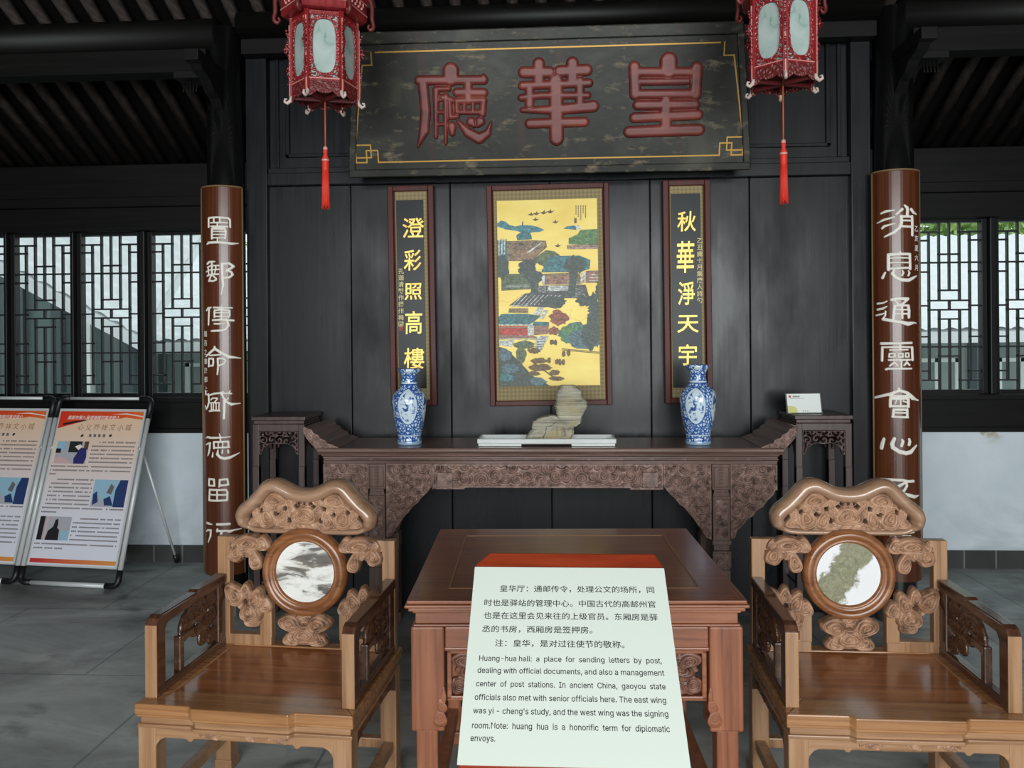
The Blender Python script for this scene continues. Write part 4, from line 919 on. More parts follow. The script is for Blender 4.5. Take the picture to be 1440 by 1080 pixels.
for s in (-1, 1):
    inner = [(.700, .826), (.700, .690), (.715, .672), (.735, .645), (.765, .62), (.79, .585), (.82, .565), (.845, .53), (.875, .50), (.90, .46), (.925, .43), (.95, .385), (.984, .372), (.984, .826)]
    outer = [(1.095, .826), (1.095, .372), (1.12, .385), (1.135, .43), (1.165, .455), (1.19, .49), (1.225, .515), (1.25, .55), (1.285, .57), (1.315, .61), (1.345, .64), (1.36, .668), (1.372, .672), (1.372, .826)]
    for i, pl_ in enumerate((inner, outer)):
        b = MB(); relief_poly(b, [(s*x, z) for x, z in pl_], .0034, .06, .026, 20+i+int(s), .014, -.02, -D2+.03, .010); b.build('bracket', MAT['altar_carving'], al)
    for yy in (-1, 1):
        lx = s*1.04; y0, y1 = (-D2+.008, -D2+.11) if yy < 0 else (D2-.11, D2-.008); b = MB(); w = .055
        b.box(lx-w, lx+w, y0, y1, .675, .826); b.box(lx-w+.012, lx+w-.012, y0+.012, y1-.01, .645, .675)
        b.prism([(lx-w+.012, .66), (lx+w-.012, .66), (lx+w-.004, .635), (lx-w+.004, .635)], y0+.004, y1, 'XZ')
        b.box(lx-w+.004, lx+w-.004, y0+.004, y1, .37, .635)
        b.box(lx-w-.002, lx+w+.002, y0, y1, .345, .372); b.box(lx-w+.008, lx+w-.008, y0+.008, y1-.006, .31, .345); b.box(lx-w, lx+w, y0+.002, y1, .21, .31)
        b.box(lx-w+.006, lx+w-.006, y0+.006, y1, .195, .21); b.box(lx-w+.004, lx+w-.004, y0+.004, y1, -.21, .195); b.box(lx-w-.012, lx+w+.012, y0-.012, y1+.01, -.277, -.21)
        if yy < 0:
            for z in (.71, .73, .75, .77, .79): b.box(lx-.016, lx+.016, y0-.004, y0+.002, z, z+.009)
            for x0, x1, z0, z1 in ((lx-w+.01, lx+w-.01, .806, .812), (lx-w+.01, lx+w-.01, .688, .694), (lx-w+.008, lx-w+.014, .688, .812), (lx+w-.014, lx+w-.008, .688, .812)): b.box(x0, x1, y0-.004, y0+.002, z0, z1)
        lg = b.build('leg', MAT['altar_z'], al, .003)
        if yy < 0:
            c = MB(); X = np.arange(lx-.036, lx+.036, .003); Z = np.arange(.39, .62, .003); G = np.meshgrid(X, Z, indexing='ij')
            p = scroll(G[0], G[1], .04, .02, 31+int(s)); e = np.minimum.reduce([G[0]-X[0], X[-1]-G[0], G[1]-Z[0], Z[-1]-G[1]])+.002
            c.grid(X, Z, e, .002+.007*p, -.002, lambda x, z, h, y0=y0: np.stack([x, y0+.004-h, z], 1))
            Z = np.arange(.222, .30, .003); G = np.meshgrid(X, Z, indexing='ij'); p = scroll(G[0], G[1], .04, .02, 35); e = np.minimum.reduce([G[0]-X[0], X[-1]-G[0], G[1]-Z[0], Z[-1]-G[1]])+.002
            c.grid(X, Z, e, .002+.006*p, -.002, lambda x, z, h, y0=y0: np.stack([x, y0+.002-h, z], 1))
            c.build('leg_carving', MAT['altar_carving'], lg)
    b = MB(); b.box(s*1.04-.03, s*1.04+.03, -D2+.1, D2-.1, -.16, -.08); b.box(s*1.04-.02, s*1.04+.02, -D2+.1, D2-.1, -.08, .8); b.build('end_panel', MAT['altar_y'], al)
    # upturned end, ribbed along its length, carved on its front
    top = [(1.27, ZT+.002), (1.32, ZT+.022), (1.345, ZT+.028), (1.352, ZT+.045), (1.39, ZT+.060), (1.398, ZT+.078), (1.43, ZT+.092), (1.44, ZT+.112), (1.475, ZT+.125), (1.49, ZT+.128)]
    bot = [(1.492, ZT+.10), (1.48, ZT+.07), (1.455, ZT+.035), (1.43, ZT+.012), (1.41, ZT-.01), (1.38, ZT-.02), (1.30, ZT-.01)]
    w_ = MB(); w_.prism([(s*x, z) for x, z in top+bot], -D2+.01, D2, 'XZ'); e = w_.build('upturned_end', MAT['altar_y'], al, .002)
    c = MB(); relief_poly(c, [(s*x, z) for x, z in top+bot], .0024, .03, .016, 40, .010, -.004, -D2+.012, .003); c.build('end_carving', MAT['altar_carving'], e)
resize(al, .85, .277); ZT = 1.0226

# ------------------------------------------------------------------ on the altar: vases, scholar's rock on a tray
def porcelain(seed):
    t = NT('blue_and_white_porcelain')
    co = t.coord(); sp = t.n('ShaderNodeSeparateXYZ', {'Vector': co}); x, y, z = sp.outputs
    ang = t.math('ARCTAN2', x, t.math('MULTIPLY', y, -1.0))
    BL, PALE, WH = L(42, 78, 148), L(112, 152, 204), L(206, 222, 232)
    vv = t.n('ShaderNodeTexVoronoi', {'Vector': co, 'Scale': 62.0}, feature='DISTANCE_TO_EDGE'); n = t.noise(co, 46, 3, .6, 1.2)
    pat = t.math('ADD', t.math('MULTIPLY', vv.outputs[0], 2.2), t.math('SUBTRACT', n, .45))
    ground = t.ramp(pat, [(.12, BL), (.26, L(66, 106, 174)), (.38, PALE), (.58, WH)])
    def medal(a0, z0, ra, rz_):
        u = t.math('DIVIDE', t.math('SUBTRACT', ang, a0), ra); w = t.math('DIVIDE', t.math('SUBTRACT', z, z0), rz_)
        nn = t.math('MULTIPLY', t.math('SUBTRACT', t.noise(co, 22, 2), .5), .25)
        return t.math('ADD', t.math('ADD', t.math('MULTIPLY', u, u), t.math('MULTIPLY', w, w)), nn)
    fl = t.noise(co, 34, 3, .55, .5); inner = t.ramp(fl, [(.50, WH), (.54, L(90, 126, 180)), (.62, L(46, 76, 136))])
    c = ground
    for a0, z0, ra, rz_ in ((-.18, .205, .62, .098), (1.25, .205, .5, .09), (-1.6, .205, .5, .09), (-.12, .405, .5, .028), (1.1, .405, .4, .028)):
        d = medal(a0, z0, ra, rz_)
        c = t.mix(t.ramp(d, [(.98, (1, 1, 1, 1)), (1.0, (0, 0, 0, 1))]), c, L(60, 96, 160)); 
        clear = t.math('MULTIPLY', t.math('LESS_THAN', d, .60), 1.0)
        c = t.mix(t.math('LESS_THAN', d, .88), c, t.mix(clear, WH, inner))
    for z0, z1, col in ((0, .018, L(150, 178, 204)), (.048, .052, WH), (.318, .324, BL), (.324, .332, WH), (.352, .356, BL), (.452, .47, L(170, 192, 212)), (.445, .452, BL)):
        m = t.math('MULTIPLY', t.math('GREATER_THAN', z, z0), t.math('LESS_THAN', z, z1)); c = t.mix(m, c, col)
    t.base(c); t.rough(.12); t.b.inputs['Coat Weight'].default_value = .5; return t.m
VASE = [(0, 0), (.074, 0), (.076, .004), (.076, .02), (.073, .026), (.072, .05), (.078, .075), (.088, .12), (.099, .18), (.106, .235), (.108, .265), (.104, .295), (.096, .315), (.080, .332), (.062, .348), (.053, .365), (.048, .39), (.0475, .41), (.051, .432), (.060, .446), (.070, .452), (.071, .467), (.066, .470), (.056, .466), (.046, .44), (.044, .40), (.0, .39)]
for px, lab, hh, rz_ in ((576, 'blue and white porcelain vase on the altar, in front of the left gold-lettered panel', 107, .25), (982, 'blue and white porcelain vase on the altar, in front of the right gold-lettered panel', 110, -.15)):
    p = at(px, 622, 4.165); v = thing('vase', lab, 'vase', (p.x, 4.165, ZT+.001), rz_)
    sc = hh*4.165/FPX/.470
    o = MB().lathe([(r*1.0*sc, z*sc) for r, z in VASE], 48).build('porcelain_body', porcelain(1), v); 
MAT['tray'] = plain('white_glazed_tray', L(206, 210, 208), .25, coat=.3)
p0, p1 = at(672, 622, 4.10), at(866, 622, 4.10); tcx = (p0.x+p1.x)/2; tw = (p1.x-p0.x)/2
tr = thing('rock_tray', 'long shallow white tray under the layered rock', 'tray', (tcx, 4.165, ZT+.001))
b = MB(); b.box(-tw+.02, tw-.02, -.085, .085, .012, .018)
for a, c, d, e in ((-tw, tw, -.10, -.088), (-tw, tw, .088, .10), (-tw, -tw+.012, -.088, .088), (tw-.012, tw, -.088, .088)): b.box(a, c, d, e, .014, .038)
b.box(-tw+.004, tw-.004, -.096, .096, .010, .016); b.build('basin', MAT['tray'], tr, .003)
for s in (-1, 1):
    b = MB(); b.box(min(s*tw*.36, s*tw*.985), max(s*tw*.36, s*tw*.985), -.094, .094, 0, .012); b.build('foot', MAT['tray'], tr, .002)
def slate():
    t = NT('layered_pale_slate'); v = t.coord((3, 3, 46)); n = t.noise(v, 1.5, 6, .65, .3); m = t.noise(t.coord(), 6, 3)
    c = t.ramp(n, [(.28, L(108, 104, 92)), (.48, L(164, 160, 144)), (.72, L(196, 192, 174))]); c = t.mix(t.ramp(m, [(.5, (0, 0, 0, 1)), (.66, (.8, .8, .8, 1))]), c, L(182, 166, 116))
    t.base(c); t.rough(.85); t.bump(n, .5, .006); return t.m
rk = thing('scholar_rock', 'pale layered slate rock standing upright on the white tray', 'rock', (tcx, 4.165, ZT+.0205))
def rk_u(px, py): p = at(px, py, 4.165); return p.x-tcx, p.z-ZT-.018
def stack(mb, left, right, depth, seed, lay=.0047, yc=0.0):
    """Layered lump: left and right outlines as (px, py) from the bottom up."""
    rg = np.random.RandomState(seed); Lp = [rk_u(*p) for p in left]; Rp = [rk_u(*p) for p in right]
    z0, z1 = max(0, min(Lp[0][1], Rp[0][1])), max(Lp[-1][1], Rp[-1][1]); n = int((z1-z0)/lay); seg = 30; rings = []
    ang = np.linspace(0, 2*np.pi, seg, endpoint=False); slow = rg.randn(seg)*.02; fix = rg.randn(seg)*.07; 
    ph = rg.uniform(0, 6.28, 4)
    for i in range(n+1):
        z = z0+(z1-z0)*i/n
        x0 = np.interp(z, [p[1] for p in Lp], [p[0] for p in Lp]); x1 = np.interp(z, [p[1] for p in Rp], [p[0] for p in Rp])
        cx, rx = (x0+x1)/2, max(.004, (x1-x0)/2); ry = depth*(.75+.25*math.sin(i*.31+ph[0]))
        st = rg.uniform(-.0035, .0015); slow += rg.randn(seg)*.012; slow *= .93; rr = 1+fix+slow+.05*np.sin(2*ang+ph[1]+i*.05)
        sq = (np.abs(np.cos(ang))**4+np.abs(np.sin(ang))**4)**(-1/4)
        for zz in (z, z+lay*.62):
            rings.append(np.stack([cx+(rx+st)*np.cos(ang)*sq*(1+(rr-1)*.35), yc+(ry+st)*np.sin(ang)*sq*rr, np.full(seg, zz)+.0035*np.sin(ang+ph[3])*0], 1))
    m = len(rings); v = np.concatenate(rings); f = []
    for i in range(m-1):
        for k in range(seg): l = (k+1) % seg; f.append((i*seg+k, i*seg+l, (i+1)*seg+l, (i+1)*seg+k))
    f += [tuple(range(seg-1, -1, -1)), tuple((m-1)*seg+k for k in range(seg))]
    mb.add(v, f)
b = MB()
stack(b, [(762, 622), (764, 606), (778, 594), (784, 586), (781, 572), (783, 562), (783, 552), (788, 544)], [(798, 622), (806, 612), (806, 602), (816, 596), (818, 586), (825, 574), (825, 566), (818, 560), (817, 550), (808, 543)], .047, 2)
stack(b, [(739, 622), (740, 614), (748, 604), (750, 594), (758, 588), (770, 585)], [(764, 622), (764, 610), (774, 604), (786, 600), (788, 590), (782, 586)], .043, 5, yc=-.010)
stack(b, [(758, 622), (764, 610), (766, 602)], [(792, 622), (796, 610), (794, 600)], .053, 8, yc=-.012)
b.build('slate_layers', slate(), rk)

# ------------------------------------------------------------------ flower stands and card
MAT['stand'] = wood('plum_brown_stand_wood', L(48, 36, 36), L(78, 60, 58), L(106, 84, 80), 'Z', .38, coat=.2)
MAT['stand_carving'] = carved('stand_carved_wood', L(46, 34, 34), L(78, 60, 58), L(108, 86, 82))
def make_stand(loc, label):
    t = thing('flower_stand', label, 'plant stand', loc, 0); H = 1.095; h = .172
    b = MB(); b.box(-h-.006, h+.006, -h-.006, h+.006, H-.026, H); b.box(-h+.006, h-.006, -h+.006, h-.006, H-.05, H-.026); b.build('top', MAT['stand'], t, .004)
    b = MB(); 
    for s in (-1, 1): b.box(-h+.003, h-.003, s*h-.018 if s > 0 else -h+.002, h-.002 if s > 0 else -h+.018, H-.096, H-.05); b.box(s*h-.018 if s > 0 else -h+.002, h-.002 if s > 0 else -h+.018, -h+.018, h-.018, H-.096, H-.05)
    b.build('rail', MAT['stand'], t, .003)
    for sx in (-1, 1):
        for sy in (-1, 1):
            b = MB(); x0, x1 = (h-.042, h) if sx > 0 else (-h, -h+.042); y0, y1 = (h-.042, h) if sy > 0 else (-h, -h+.042)
            b.box(x0, x1, y0, y1, -.23, H-.05); b.box(x0-.008, x1+.008, y0-.008, y1+.008, -.277, -.23); b.box(x0, x1, y0-.004, y1, H-.5, H-.32); b.build('leg', MAT['stand'], t, .004)
    poly = [(-.13, H-.096), (.13, H-.096), (.13, H-.25), (.115, H-.245), (.10, H-.205), (.075, H-.19), (.05, H-.175), (.02, H-.178), (0, H-.183), (-.02, H-.178), (-.05, H-.175), (-.075, H-.19), (-.10, H-.205), (-.115, H-.245), (-.13, H-.25)]
    for k in range(4):
        c = MB(); relief_poly(c, poly, .0028, .05, .026, 50+k, .012, -.012, -h+.012, .006, thr=.27); o = c.build('pierced_apron', MAT['stand_carving'], t); o.rotation_euler = (0, 0, math.pi/2*k)
    b = MB(); b.box(-h+.03, h-.03, -h+.03, h-.03, .0, .02); b.build('lower_shelf', MAT['stand'], t, .003)
    resize(t, .85, .277)
    return t
lx = (at(354, 592, 4.23).x+at(430, 592, 4.23).x)/2; make_stand((lx, 4.37, 0), 'square carved flower stand left of the altar, nothing on top')
rx = (at(1118, 588, 4.23).x+at(1198, 588, 4.23).x)/2; make_stand((rx, 4.37, 0), 'square carved flower stand right of the altar, holding the small card')
c0, c1 = at(1101, 580, 4.30), at(1151, 578, 4.30)
cs = thing('card_stand', 'small clear stand holding a white card on the right flower stand', 'card stand', ((c0.x+c1.x)/2+.025, 4.31, 1.1672), math.radians(6))
cwid = .108
acr = NT('clear_acrylic'); acr.b.inputs['Transmission Weight'].default_value = .9; acr.rough(.05); acr.base((.9, .95, .92, 1))
b = MB(); b.prism([(.0, 0), (.028, .128), (.032, .128), (.004, 0)], -cwid-.008, cwid+.008, 'YZ'); b.box(-cwid-.008, cwid+.008, .0, .07, 0, .004); b.build('holder', acr.m, cs)
cardm = [plain('card_white', L(226, 232, 228), .5), plain('card_yellow_green', L(206, 204, 130), .5), plain('card_red', L(190, 70, 60), .5), plain('card_grey', L(110, 110, 108), .5)]
b = MB(); CM = lambda poly, l: [(u, -.0022-l+(z/.128)*.028, z) for u, z in poly]
def card(poly, l, mi): b.add(CM(poly, l), [tuple(range(len(poly)))], mi)
card([(-cwid, .006), (cwid, .006), (cwid, .124), (-cwid, .124)], 0, 0); card([(-cwid, .006), (-.045, .006), (-.05, .035), (-.07, .048), (-cwid, .05)], .0006, 1)
ring = [(-.088+.008*math.cos(a*.5236), .107+.008*math.sin(a*.5236)) for a in range(12)]; card(ring, .0006, 2)
for i in range(4): card([(-.07+i*.012, .102), (-.061+i*.012, .102), (-.061+i*.012, .112), (-.07+i*.012, .112)], .0006, 3)
card([(-.085, .094), (.005, .094), (.005, .0955), (-.085, .0955)], .0006, 3)
for i in range(3): card([(-.012+i*.014, .014), (-.006+i*.014, .014), (-.006+i*.014, .019), (-.012+i*.014, .019)], .0006, 3)
b.build('card', cardm, cs); resize(cs, .85)

# outlines of the Latin letters on the sign
LATIN = {' ':(94,'',''),
"'":(103,'66 157 37 157 33 256 70 256','1 3 2 1 0 3'),
',':(94,'44 -62 16 -62 32 38 71 38','1 3 2 1 0 3'),
'-':(227,'55 124 170 124 170 92 55 92','3 1 0 3 2 1'),
'.':(94,'65 3 57 -2 48 -4 38 -2 30 3 25 11 23 20 25 30 30 38 38 44 48 45 57 44 65 38 71 30 73 20 71 11','9 11 10 9 12 11 8 12 9 7 12 8 7 13 12 6 13 7 6 14 13 6 15 14 5 15 6 5 0 15 4 0 5 4 1 0 3 1 4 2 1 3'),
':':(94,'65 141 57 135 48 133 38 135 30 141 25 149 23 158 25 168 30 176 38 181 48 183 57 181 65 176 71 168 73 158 71 149 65 3 57 -2 48 -4 38 -2 30 3 25 11 23 20 25 30 30 38 38 44 48 45 57 44 65 38 71 30 73 20 71 11','25 27 26 25 28 27 24 28 25 23 28 24 23 29 28 22 29 23 22 30 29 22 31 30 21 31 22 21 16 31 20 16 21 20 17 16 19 17 20 18 17 19 9 11 10 9 12 11 8 12 9 7 12 8 7 13 12 6 13 7 6 14 13 6 15 14 5 15 6 5 0 15 4 0 5 4 1 0 3 1 4 2 1 3'),
'C':(255,'171 0 153 -4 134 -5 102 -1 74 11 51 30 33 57 22 89 18 127 22 165 33 197 51 224 74 244 102 256 134 260 153 258 171 254 187 247 202 237 215 225 226 210 233 193 239 172 203 172 198 186 193 196 186 205 177 213 168 218 157 223 146 225 134 226 112 223 93 214 77 200 64 181 56 157 54 127 56 98 64 73 77 54 93 40 112 31 134 28 146 29 157 32 168 36 177 42 186 49 193 58 198 69 203 82 239 82 234 61 226 44 215 30 202 17 188 8','13 15 14 13 16 15 12 16 13 12 17 16 12 18 17 11 18 12 11 31 18 31 19 18 11 32 31 30 19 31 29 19 30 29 20 19 10 32 11 10 33 32 28 20 29 27 20 28 10 34 33 26 20 27 26 21 20 25 21 26 10 35 34 9 35 10 24 21 25 24 22 21 23 22 24 9 36 35 8 36 9 8 37 36 8 38 37 7 38 8 7 39 38 6 39 7 50 52 51 50 53 52 6 40 39 49 53 50 49 54 53 48 54 49 5 40 6 5 41 40 47 54 48 47 55 54 46 55 47 5 42 41 45 55 46 44 55 45 5 43 42 4 43 5 44 56 55 43 56 44 4 56 43 4 57 56 3 57 4 3 0 57 3 1 0 2 1 3'),
'H':(258,'64 -2 28 -2 28 256 64 256 64 146 194 146 194 256 230 256 230 -2 194 -2 194 114 64 114','1 3 2 1 4 3 5 7 6 5 8 7 1 11 4 11 5 4 11 10 5 10 8 5 1 0 11 9 8 10'),
'I':(150,'137 -2 14 -2 14 31 57 31 57 224 14 224 14 256 137 256 137 224 93 224 93 31 137 31','5 7 6 5 8 7 4 8 5 3 9 4 9 8 4 3 10 9 1 3 2 1 10 3 1 11 10 1 0 11'),
'N':(262,'64 -2 28 -2 28 256 69 256 173 92 178 85 183 76 189 66 196 54 202 42 210 26 201 25 199 40 198 54 198 67 198 79 197 89 197 97 197 256 234 256 234 -2 192 -2 99 144 93 154 87 164 80 176 72 190 63 206 51 228 61 229 62 209 63 192 64 177 64 164 64 153 64 145','1 28 2 28 3 2 28 29 3 29 4 3 17 19 18 17 20 19 30 4 29 1 27 28 31 27 30 27 4 30 1 31 27 31 26 27 1 32 31 1 33 32 1 34 33 1 35 34 1 0 35 16 20 17 15 20 16 14 20 15 13 20 14 12 9 13 9 20 13 12 10 9 11 10 12'),
'T':(224,'94 224 14 224 14 256 210 256 210 224 130 224 130 -2 94 -2','1 3 2 1 4 3 0 4 1 7 5 0 5 4 0 7 6 5'),
'a':(195,'108 -1 95 -5 80 -6 62 -5 46 1 33 9 22 21 15 36 13 54 15 69 20 82 28 91 38 98 49 104 62 107 75 110 89 112 104 114 117 115 126 117 132 119 135 122 136 128 136 128 135 139 132 147 126 154 119 159 110 162 98 163 86 162 75 159 67 155 60 149 55 143 51 135 18 144 27 162 38 175 51 184 66 190 81 193 97 194 108 194 120 192 132 188 144 182 154 173 163 161 168 145 170 126 170 -2 136 -2 136 24 137 24 134 18 127 11 119 4 66 28 75 26 85 25 100 26 113 31 123 38 130 48 134 58 136 69 136 91 136 91 130 89 124 87 116 86 108 85 100 84 93 83 88 82 78 80 68 77 60 74 53 68 49 62 48 52 49 44 53 37 58 32','41 43 42 41 44 43 40 44 41 40 45 44 39 45 40 39 46 45 38 46 39 38 47 46 37 47 38 37 29 47 29 48 47 37 30 29 28 48 29 37 31 30 27 48 28 36 31 37 27 49 48 36 32 31 26 49 27 36 33 32 25 49 26 36 34 33 24 49 25 24 50 49 35 34 36 23 50 24 22 50 23 21 50 22 21 51 50 20 51 21 19 67 20 67 51 20 18 67 19 17 67 18 16 67 17 15 67 16 14 67 15 13 67 14 12 67 13 11 67 12 10 67 11 10 68 67 66 51 67 10 69 68 10 70 69 10 71 70 10 72 71 10 73 72 10 74 73 10 75 74 10 76 75 9 76 10 9 77 76 9 78 77 9 79 78 8 79 9 65 51 66 8 80 79 8 81 80 64 51 65 7 81 8 7 82 81 63 51 64 7 83 82 62 54 63 54 51 63 7 84 83 6 84 7 6 58 84 61 54 62 6 59 58 60 54 61 6 60 59 6 53 60 53 54 60 6 55 53 55 52 53 55 51 54 5 55 6 5 56 55 52 51 55 5 57 56 4 57 5 4 0 57 3 0 4 3 1 0 2 1 3'),
'b':(212,'158 6 138 -3 115 -6 98 -5 85 0 75 7 67 14 62 22 58 27 58 27 58 -2 24 -2 24 256 59 256 59 162 58 162 62 167 67 174 75 182 85 188 98 193 115 194 137 191 158 182 174 167 187 147 195 123 197 94 195 66 187 41 174 21 82 34 95 28 110 25 126 28 139 34 149 45 156 59 161 76 162 95 161 113 156 130 149 144 139 154 126 161 110 163 95 161 82 154 72 144 64 131 60 114 58 95 60 75 64 58 72 44','11 13 12 11 15 13 15 14 13 20 22 21 19 22 20 19 23 22 18 23 19 18 24 23 17 24 18 16 24 17 16 45 24 45 44 24 44 25 24 15 45 16 15 46 45 11 49 15 49 48 15 48 47 15 47 46 15 43 25 44 42 25 43 42 26 25 41 26 42 11 50 49 40 26 41 40 27 26 11 51 50 39 27 40 11 52 51 38 27 39 38 28 27 37 28 38 11 53 52 37 29 28 36 29 37 11 54 53 35 29 36 11 8 54 8 31 54 35 30 29 34 30 35 8 32 31 33 30 34 8 9 32 9 33 32 11 7 8 10 7 9 7 33 9 7 30 33 11 10 7 6 30 7 6 0 30 5 0 6 4 0 5 4 1 0 3 1 4 3 2 1'),
'c':(198,'131 -2 118 -5 104 -6 79 -3 57 6 40 22 26 42 18 66 15 94 18 122 26 146 40 167 57 182 79 191 104 194 117 193 131 190 143 186 154 180 163 172 172 162 178 151 183 137 150 129 147 137 144 143 139 149 134 154 128 158 120 161 112 162 104 163 87 161 74 153 63 143 56 128 52 112 50 94 52 76 56 59 63 45 74 35 87 28 104 25 113 26 121 28 128 31 134 35 140 40 144 45 148 52 151 61 184 53 179 38 172 27 164 17 154 9 143 2','13 15 14 13 16 15 12 16 13 12 17 16 12 18 17 11 18 12 11 19 18 11 20 19 10 32 11 32 31 11 31 20 11 30 20 31 29 20 30 29 21 20 10 33 32 28 21 29 27 21 28 26 21 27 10 34 33 26 22 21 25 22 26 9 34 10 24 22 25 9 35 34 23 22 24 9 36 35 8 36 9 8 37 36 8 38 37 7 38 8 7 39 38 6 39 7 50 52 51 6 40 39 50 53 52 49 53 50 6 41 40 48 53 49 5 41 6 47 53 48 47 54 53 46 54 47 5 42 41 45 54 46 44 54 45 5 43 42 44 55 54 43 55 44 5 55 43 4 55 5 4 56 55 4 57 56 3 57 4 3 0 57 3 1 0 2 1 3'),
'd':(212,'127 0 114 -5 98 -6 75 -3 55 6 38 21 25 41 18 66 15 94 18 123 26 147 38 167 55 182 75 191 98 194 114 193 127 188 137 182 145 174 151 167 154 162 153 162 153 256 188 256 188 -2 154 -2 154 27 154 27 151 22 145 14 137 7 74 34 87 28 102 25 118 28 130 34 140 44 148 58 152 75 154 95 152 114 148 131 141 144 131 154 118 161 102 163 86 161 74 154 63 144 56 130 52 113 50 95 52 76 56 59 64 45','21 23 22 21 20 23 20 24 23 13 15 14 13 16 15 12 16 13 12 17 16 11 17 12 11 18 17 11 19 18 10 46 11 46 45 11 45 19 11 45 20 19 44 20 45 44 43 20 43 42 20 42 41 20 41 24 20 10 47 46 10 48 47 9 48 10 9 49 48 40 24 41 9 50 49 8 50 9 39 24 40 8 51 50 38 24 39 8 52 51 7 52 8 7 53 52 37 24 38 6 53 7 6 54 53 36 24 37 6 31 54 35 27 36 27 24 36 5 31 6 5 32 31 34 27 35 5 33 32 33 26 34 26 27 34 33 28 26 28 25 26 28 24 27 5 28 33 5 29 28 25 24 28 4 29 5 4 30 29 4 0 30 3 0 4 3 1 0 2 1 3'),
'e':(202,'142 0 125 -4 106 -6 80 -3 57 6 39 22 26 42 18 66 15 93 18 121 26 146 39 166 56 181 78 191 103 194 118 193 134 189 148 182 161 172 172 158 180 142 186 121 188 97 188 83 35 83 35 112 176 112 153 98 151 118 147 133 140 146 130 155 118 161 103 163 87 161 74 155 64 146 56 134 52 120 50 105 50 89 52 70 57 54 65 42 77 32 90 27 106 25 117 26 126 28 134 32 141 38 147 45 152 55 185 47 178 31 169 18 157 8','13 15 14 13 16 15 12 16 13 12 17 16 12 18 17 11 18 12 11 33 18 33 19 18 10 34 11 34 33 11 32 19 33 31 19 32 10 35 34 31 20 19 30 20 31 10 36 35 29 20 30 10 37 36 9 37 10 29 21 20 9 38 37 28 21 29 8 25 9 25 38 9 28 26 21 26 22 21 25 39 38 27 26 28 8 24 25 39 26 25 39 22 26 40 22 39 40 23 22 7 24 8 41 23 40 7 41 24 41 23 24 7 42 41 6 42 7 51 53 52 6 43 42 51 54 53 50 54 51 5 43 6 5 44 43 49 54 50 5 45 44 48 54 49 48 55 54 47 55 48 5 46 45 46 55 47 5 55 46 4 55 5 4 56 55 4 0 56 3 0 4 3 1 0 2 1 3'),
'f':(127,'1 192 116 192 116 162 1 162 73 -2 38 -2 38 216 40 231 46 244 55 254 67 261 80 266 94 267 103 267 112 265 118 264 124 262 115 232 110 233 107 234 103 235 97 235 86 233 79 229 74 221 73 209','11 13 12 11 14 13 10 14 11 10 15 14 10 16 15 10 17 16 9 17 10 8 19 9 19 18 9 18 17 9 7 21 8 21 20 8 20 19 8 7 22 21 7 23 22 6 23 7 6 24 23 6 25 24 5 25 6 5 4 25 3 1 0 3 2 1'),
'g':(213,'146 -70 126 -75 103 -77 84 -76 66 -72 52 -65 40 -57 30 -47 22 -34 51 -18 57 -25 62 -32 69 -37 78 -42 89 -46 103 -47 124 -44 140 -36 150 -23 154 -3 154 32 154 32 150 27 145 19 137 12 127 6 114 2 97 0 75 3 55 12 39 25 26 44 18 68 15 96 18 123 26 148 38 167 55 182 75 191 98 194 114 193 128 188 138 182 146 174 151 167 155 161 155 161 155 192 188 192 188 -5 185 -27 177 -46 163 -60 74 40 87 34 102 32 118 33 131 39 141 49 148 61 153 77 154 96 153 115 148 131 141 144 131 154 118 161 102 163 87 161 74 154 64 144 56 130 52 114 50 96 52 78 56 62 64 49','38 40 39 38 41 40 46 48 47 46 45 48 45 49 48 37 41 38 37 42 41 36 42 37 36 43 42 36 44 43 35 68 36 68 67 36 67 44 36 67 45 44 66 45 67 66 65 45 65 64 45 64 63 45 63 49 45 35 69 68 35 70 69 34 70 35 34 71 70 62 49 63 34 72 71 33 72 34 61 49 62 33 73 72 60 49 61 33 74 73 32 74 33 32 75 74 59 49 60 31 75 32 31 76 75 58 49 59 31 53 76 57 21 58 21 49 58 30 53 31 30 54 53 56 21 57 30 55 54 55 20 56 20 21 56 55 22 20 22 19 20 22 49 21 30 22 55 30 23 22 19 49 22 29 23 30 29 24 23 29 25 24 28 25 29 28 26 25 27 26 28 18 49 19 18 50 49 8 10 9 17 50 18 8 11 10 17 51 50 8 12 11 7 12 8 16 51 17 7 13 12 7 14 13 15 51 16 7 15 14 15 52 51 6 15 7 6 52 15 5 52 6 5 0 52 4 0 5 4 1 0 3 1 4 3 2 1'),
'h':(205,'65 140 60 128 59 113 59 -2 24 -2 24 256 59 256 59 142 48 142 60 167 75 183 93 191 114 194 132 192 149 186 162 176 172 161 178 143 181 120 181 -2 146 -2 146 117 143 137 135 151 122 160 105 163 92 161 81 157 72 150','4 6 5 4 8 6 8 7 6 11 13 12 11 14 13 10 14 11 10 15 14 9 15 10 9 16 15 8 27 9 27 26 9 26 25 9 25 16 9 24 16 25 24 17 16 23 17 24 8 28 27 22 17 23 8 0 28 22 18 17 4 1 8 1 0 8 21 18 22 4 2 1 21 19 18 20 19 21 4 3 2'),
'i':(83,'58 226 51 221 42 219 33 221 25 226 20 233 19 242 20 250 25 257 33 262 42 264 51 262 58 257 63 250 65 242 63 233 59 -2 24 -2 24 192 59 192','17 19 18 17 16 19 9 11 10 9 12 11 8 12 9 8 13 12 7 13 8 6 13 7 6 14 13 5 14 6 5 15 14 4 15 5 4 0 15 3 0 4 3 1 0 2 1 3'),
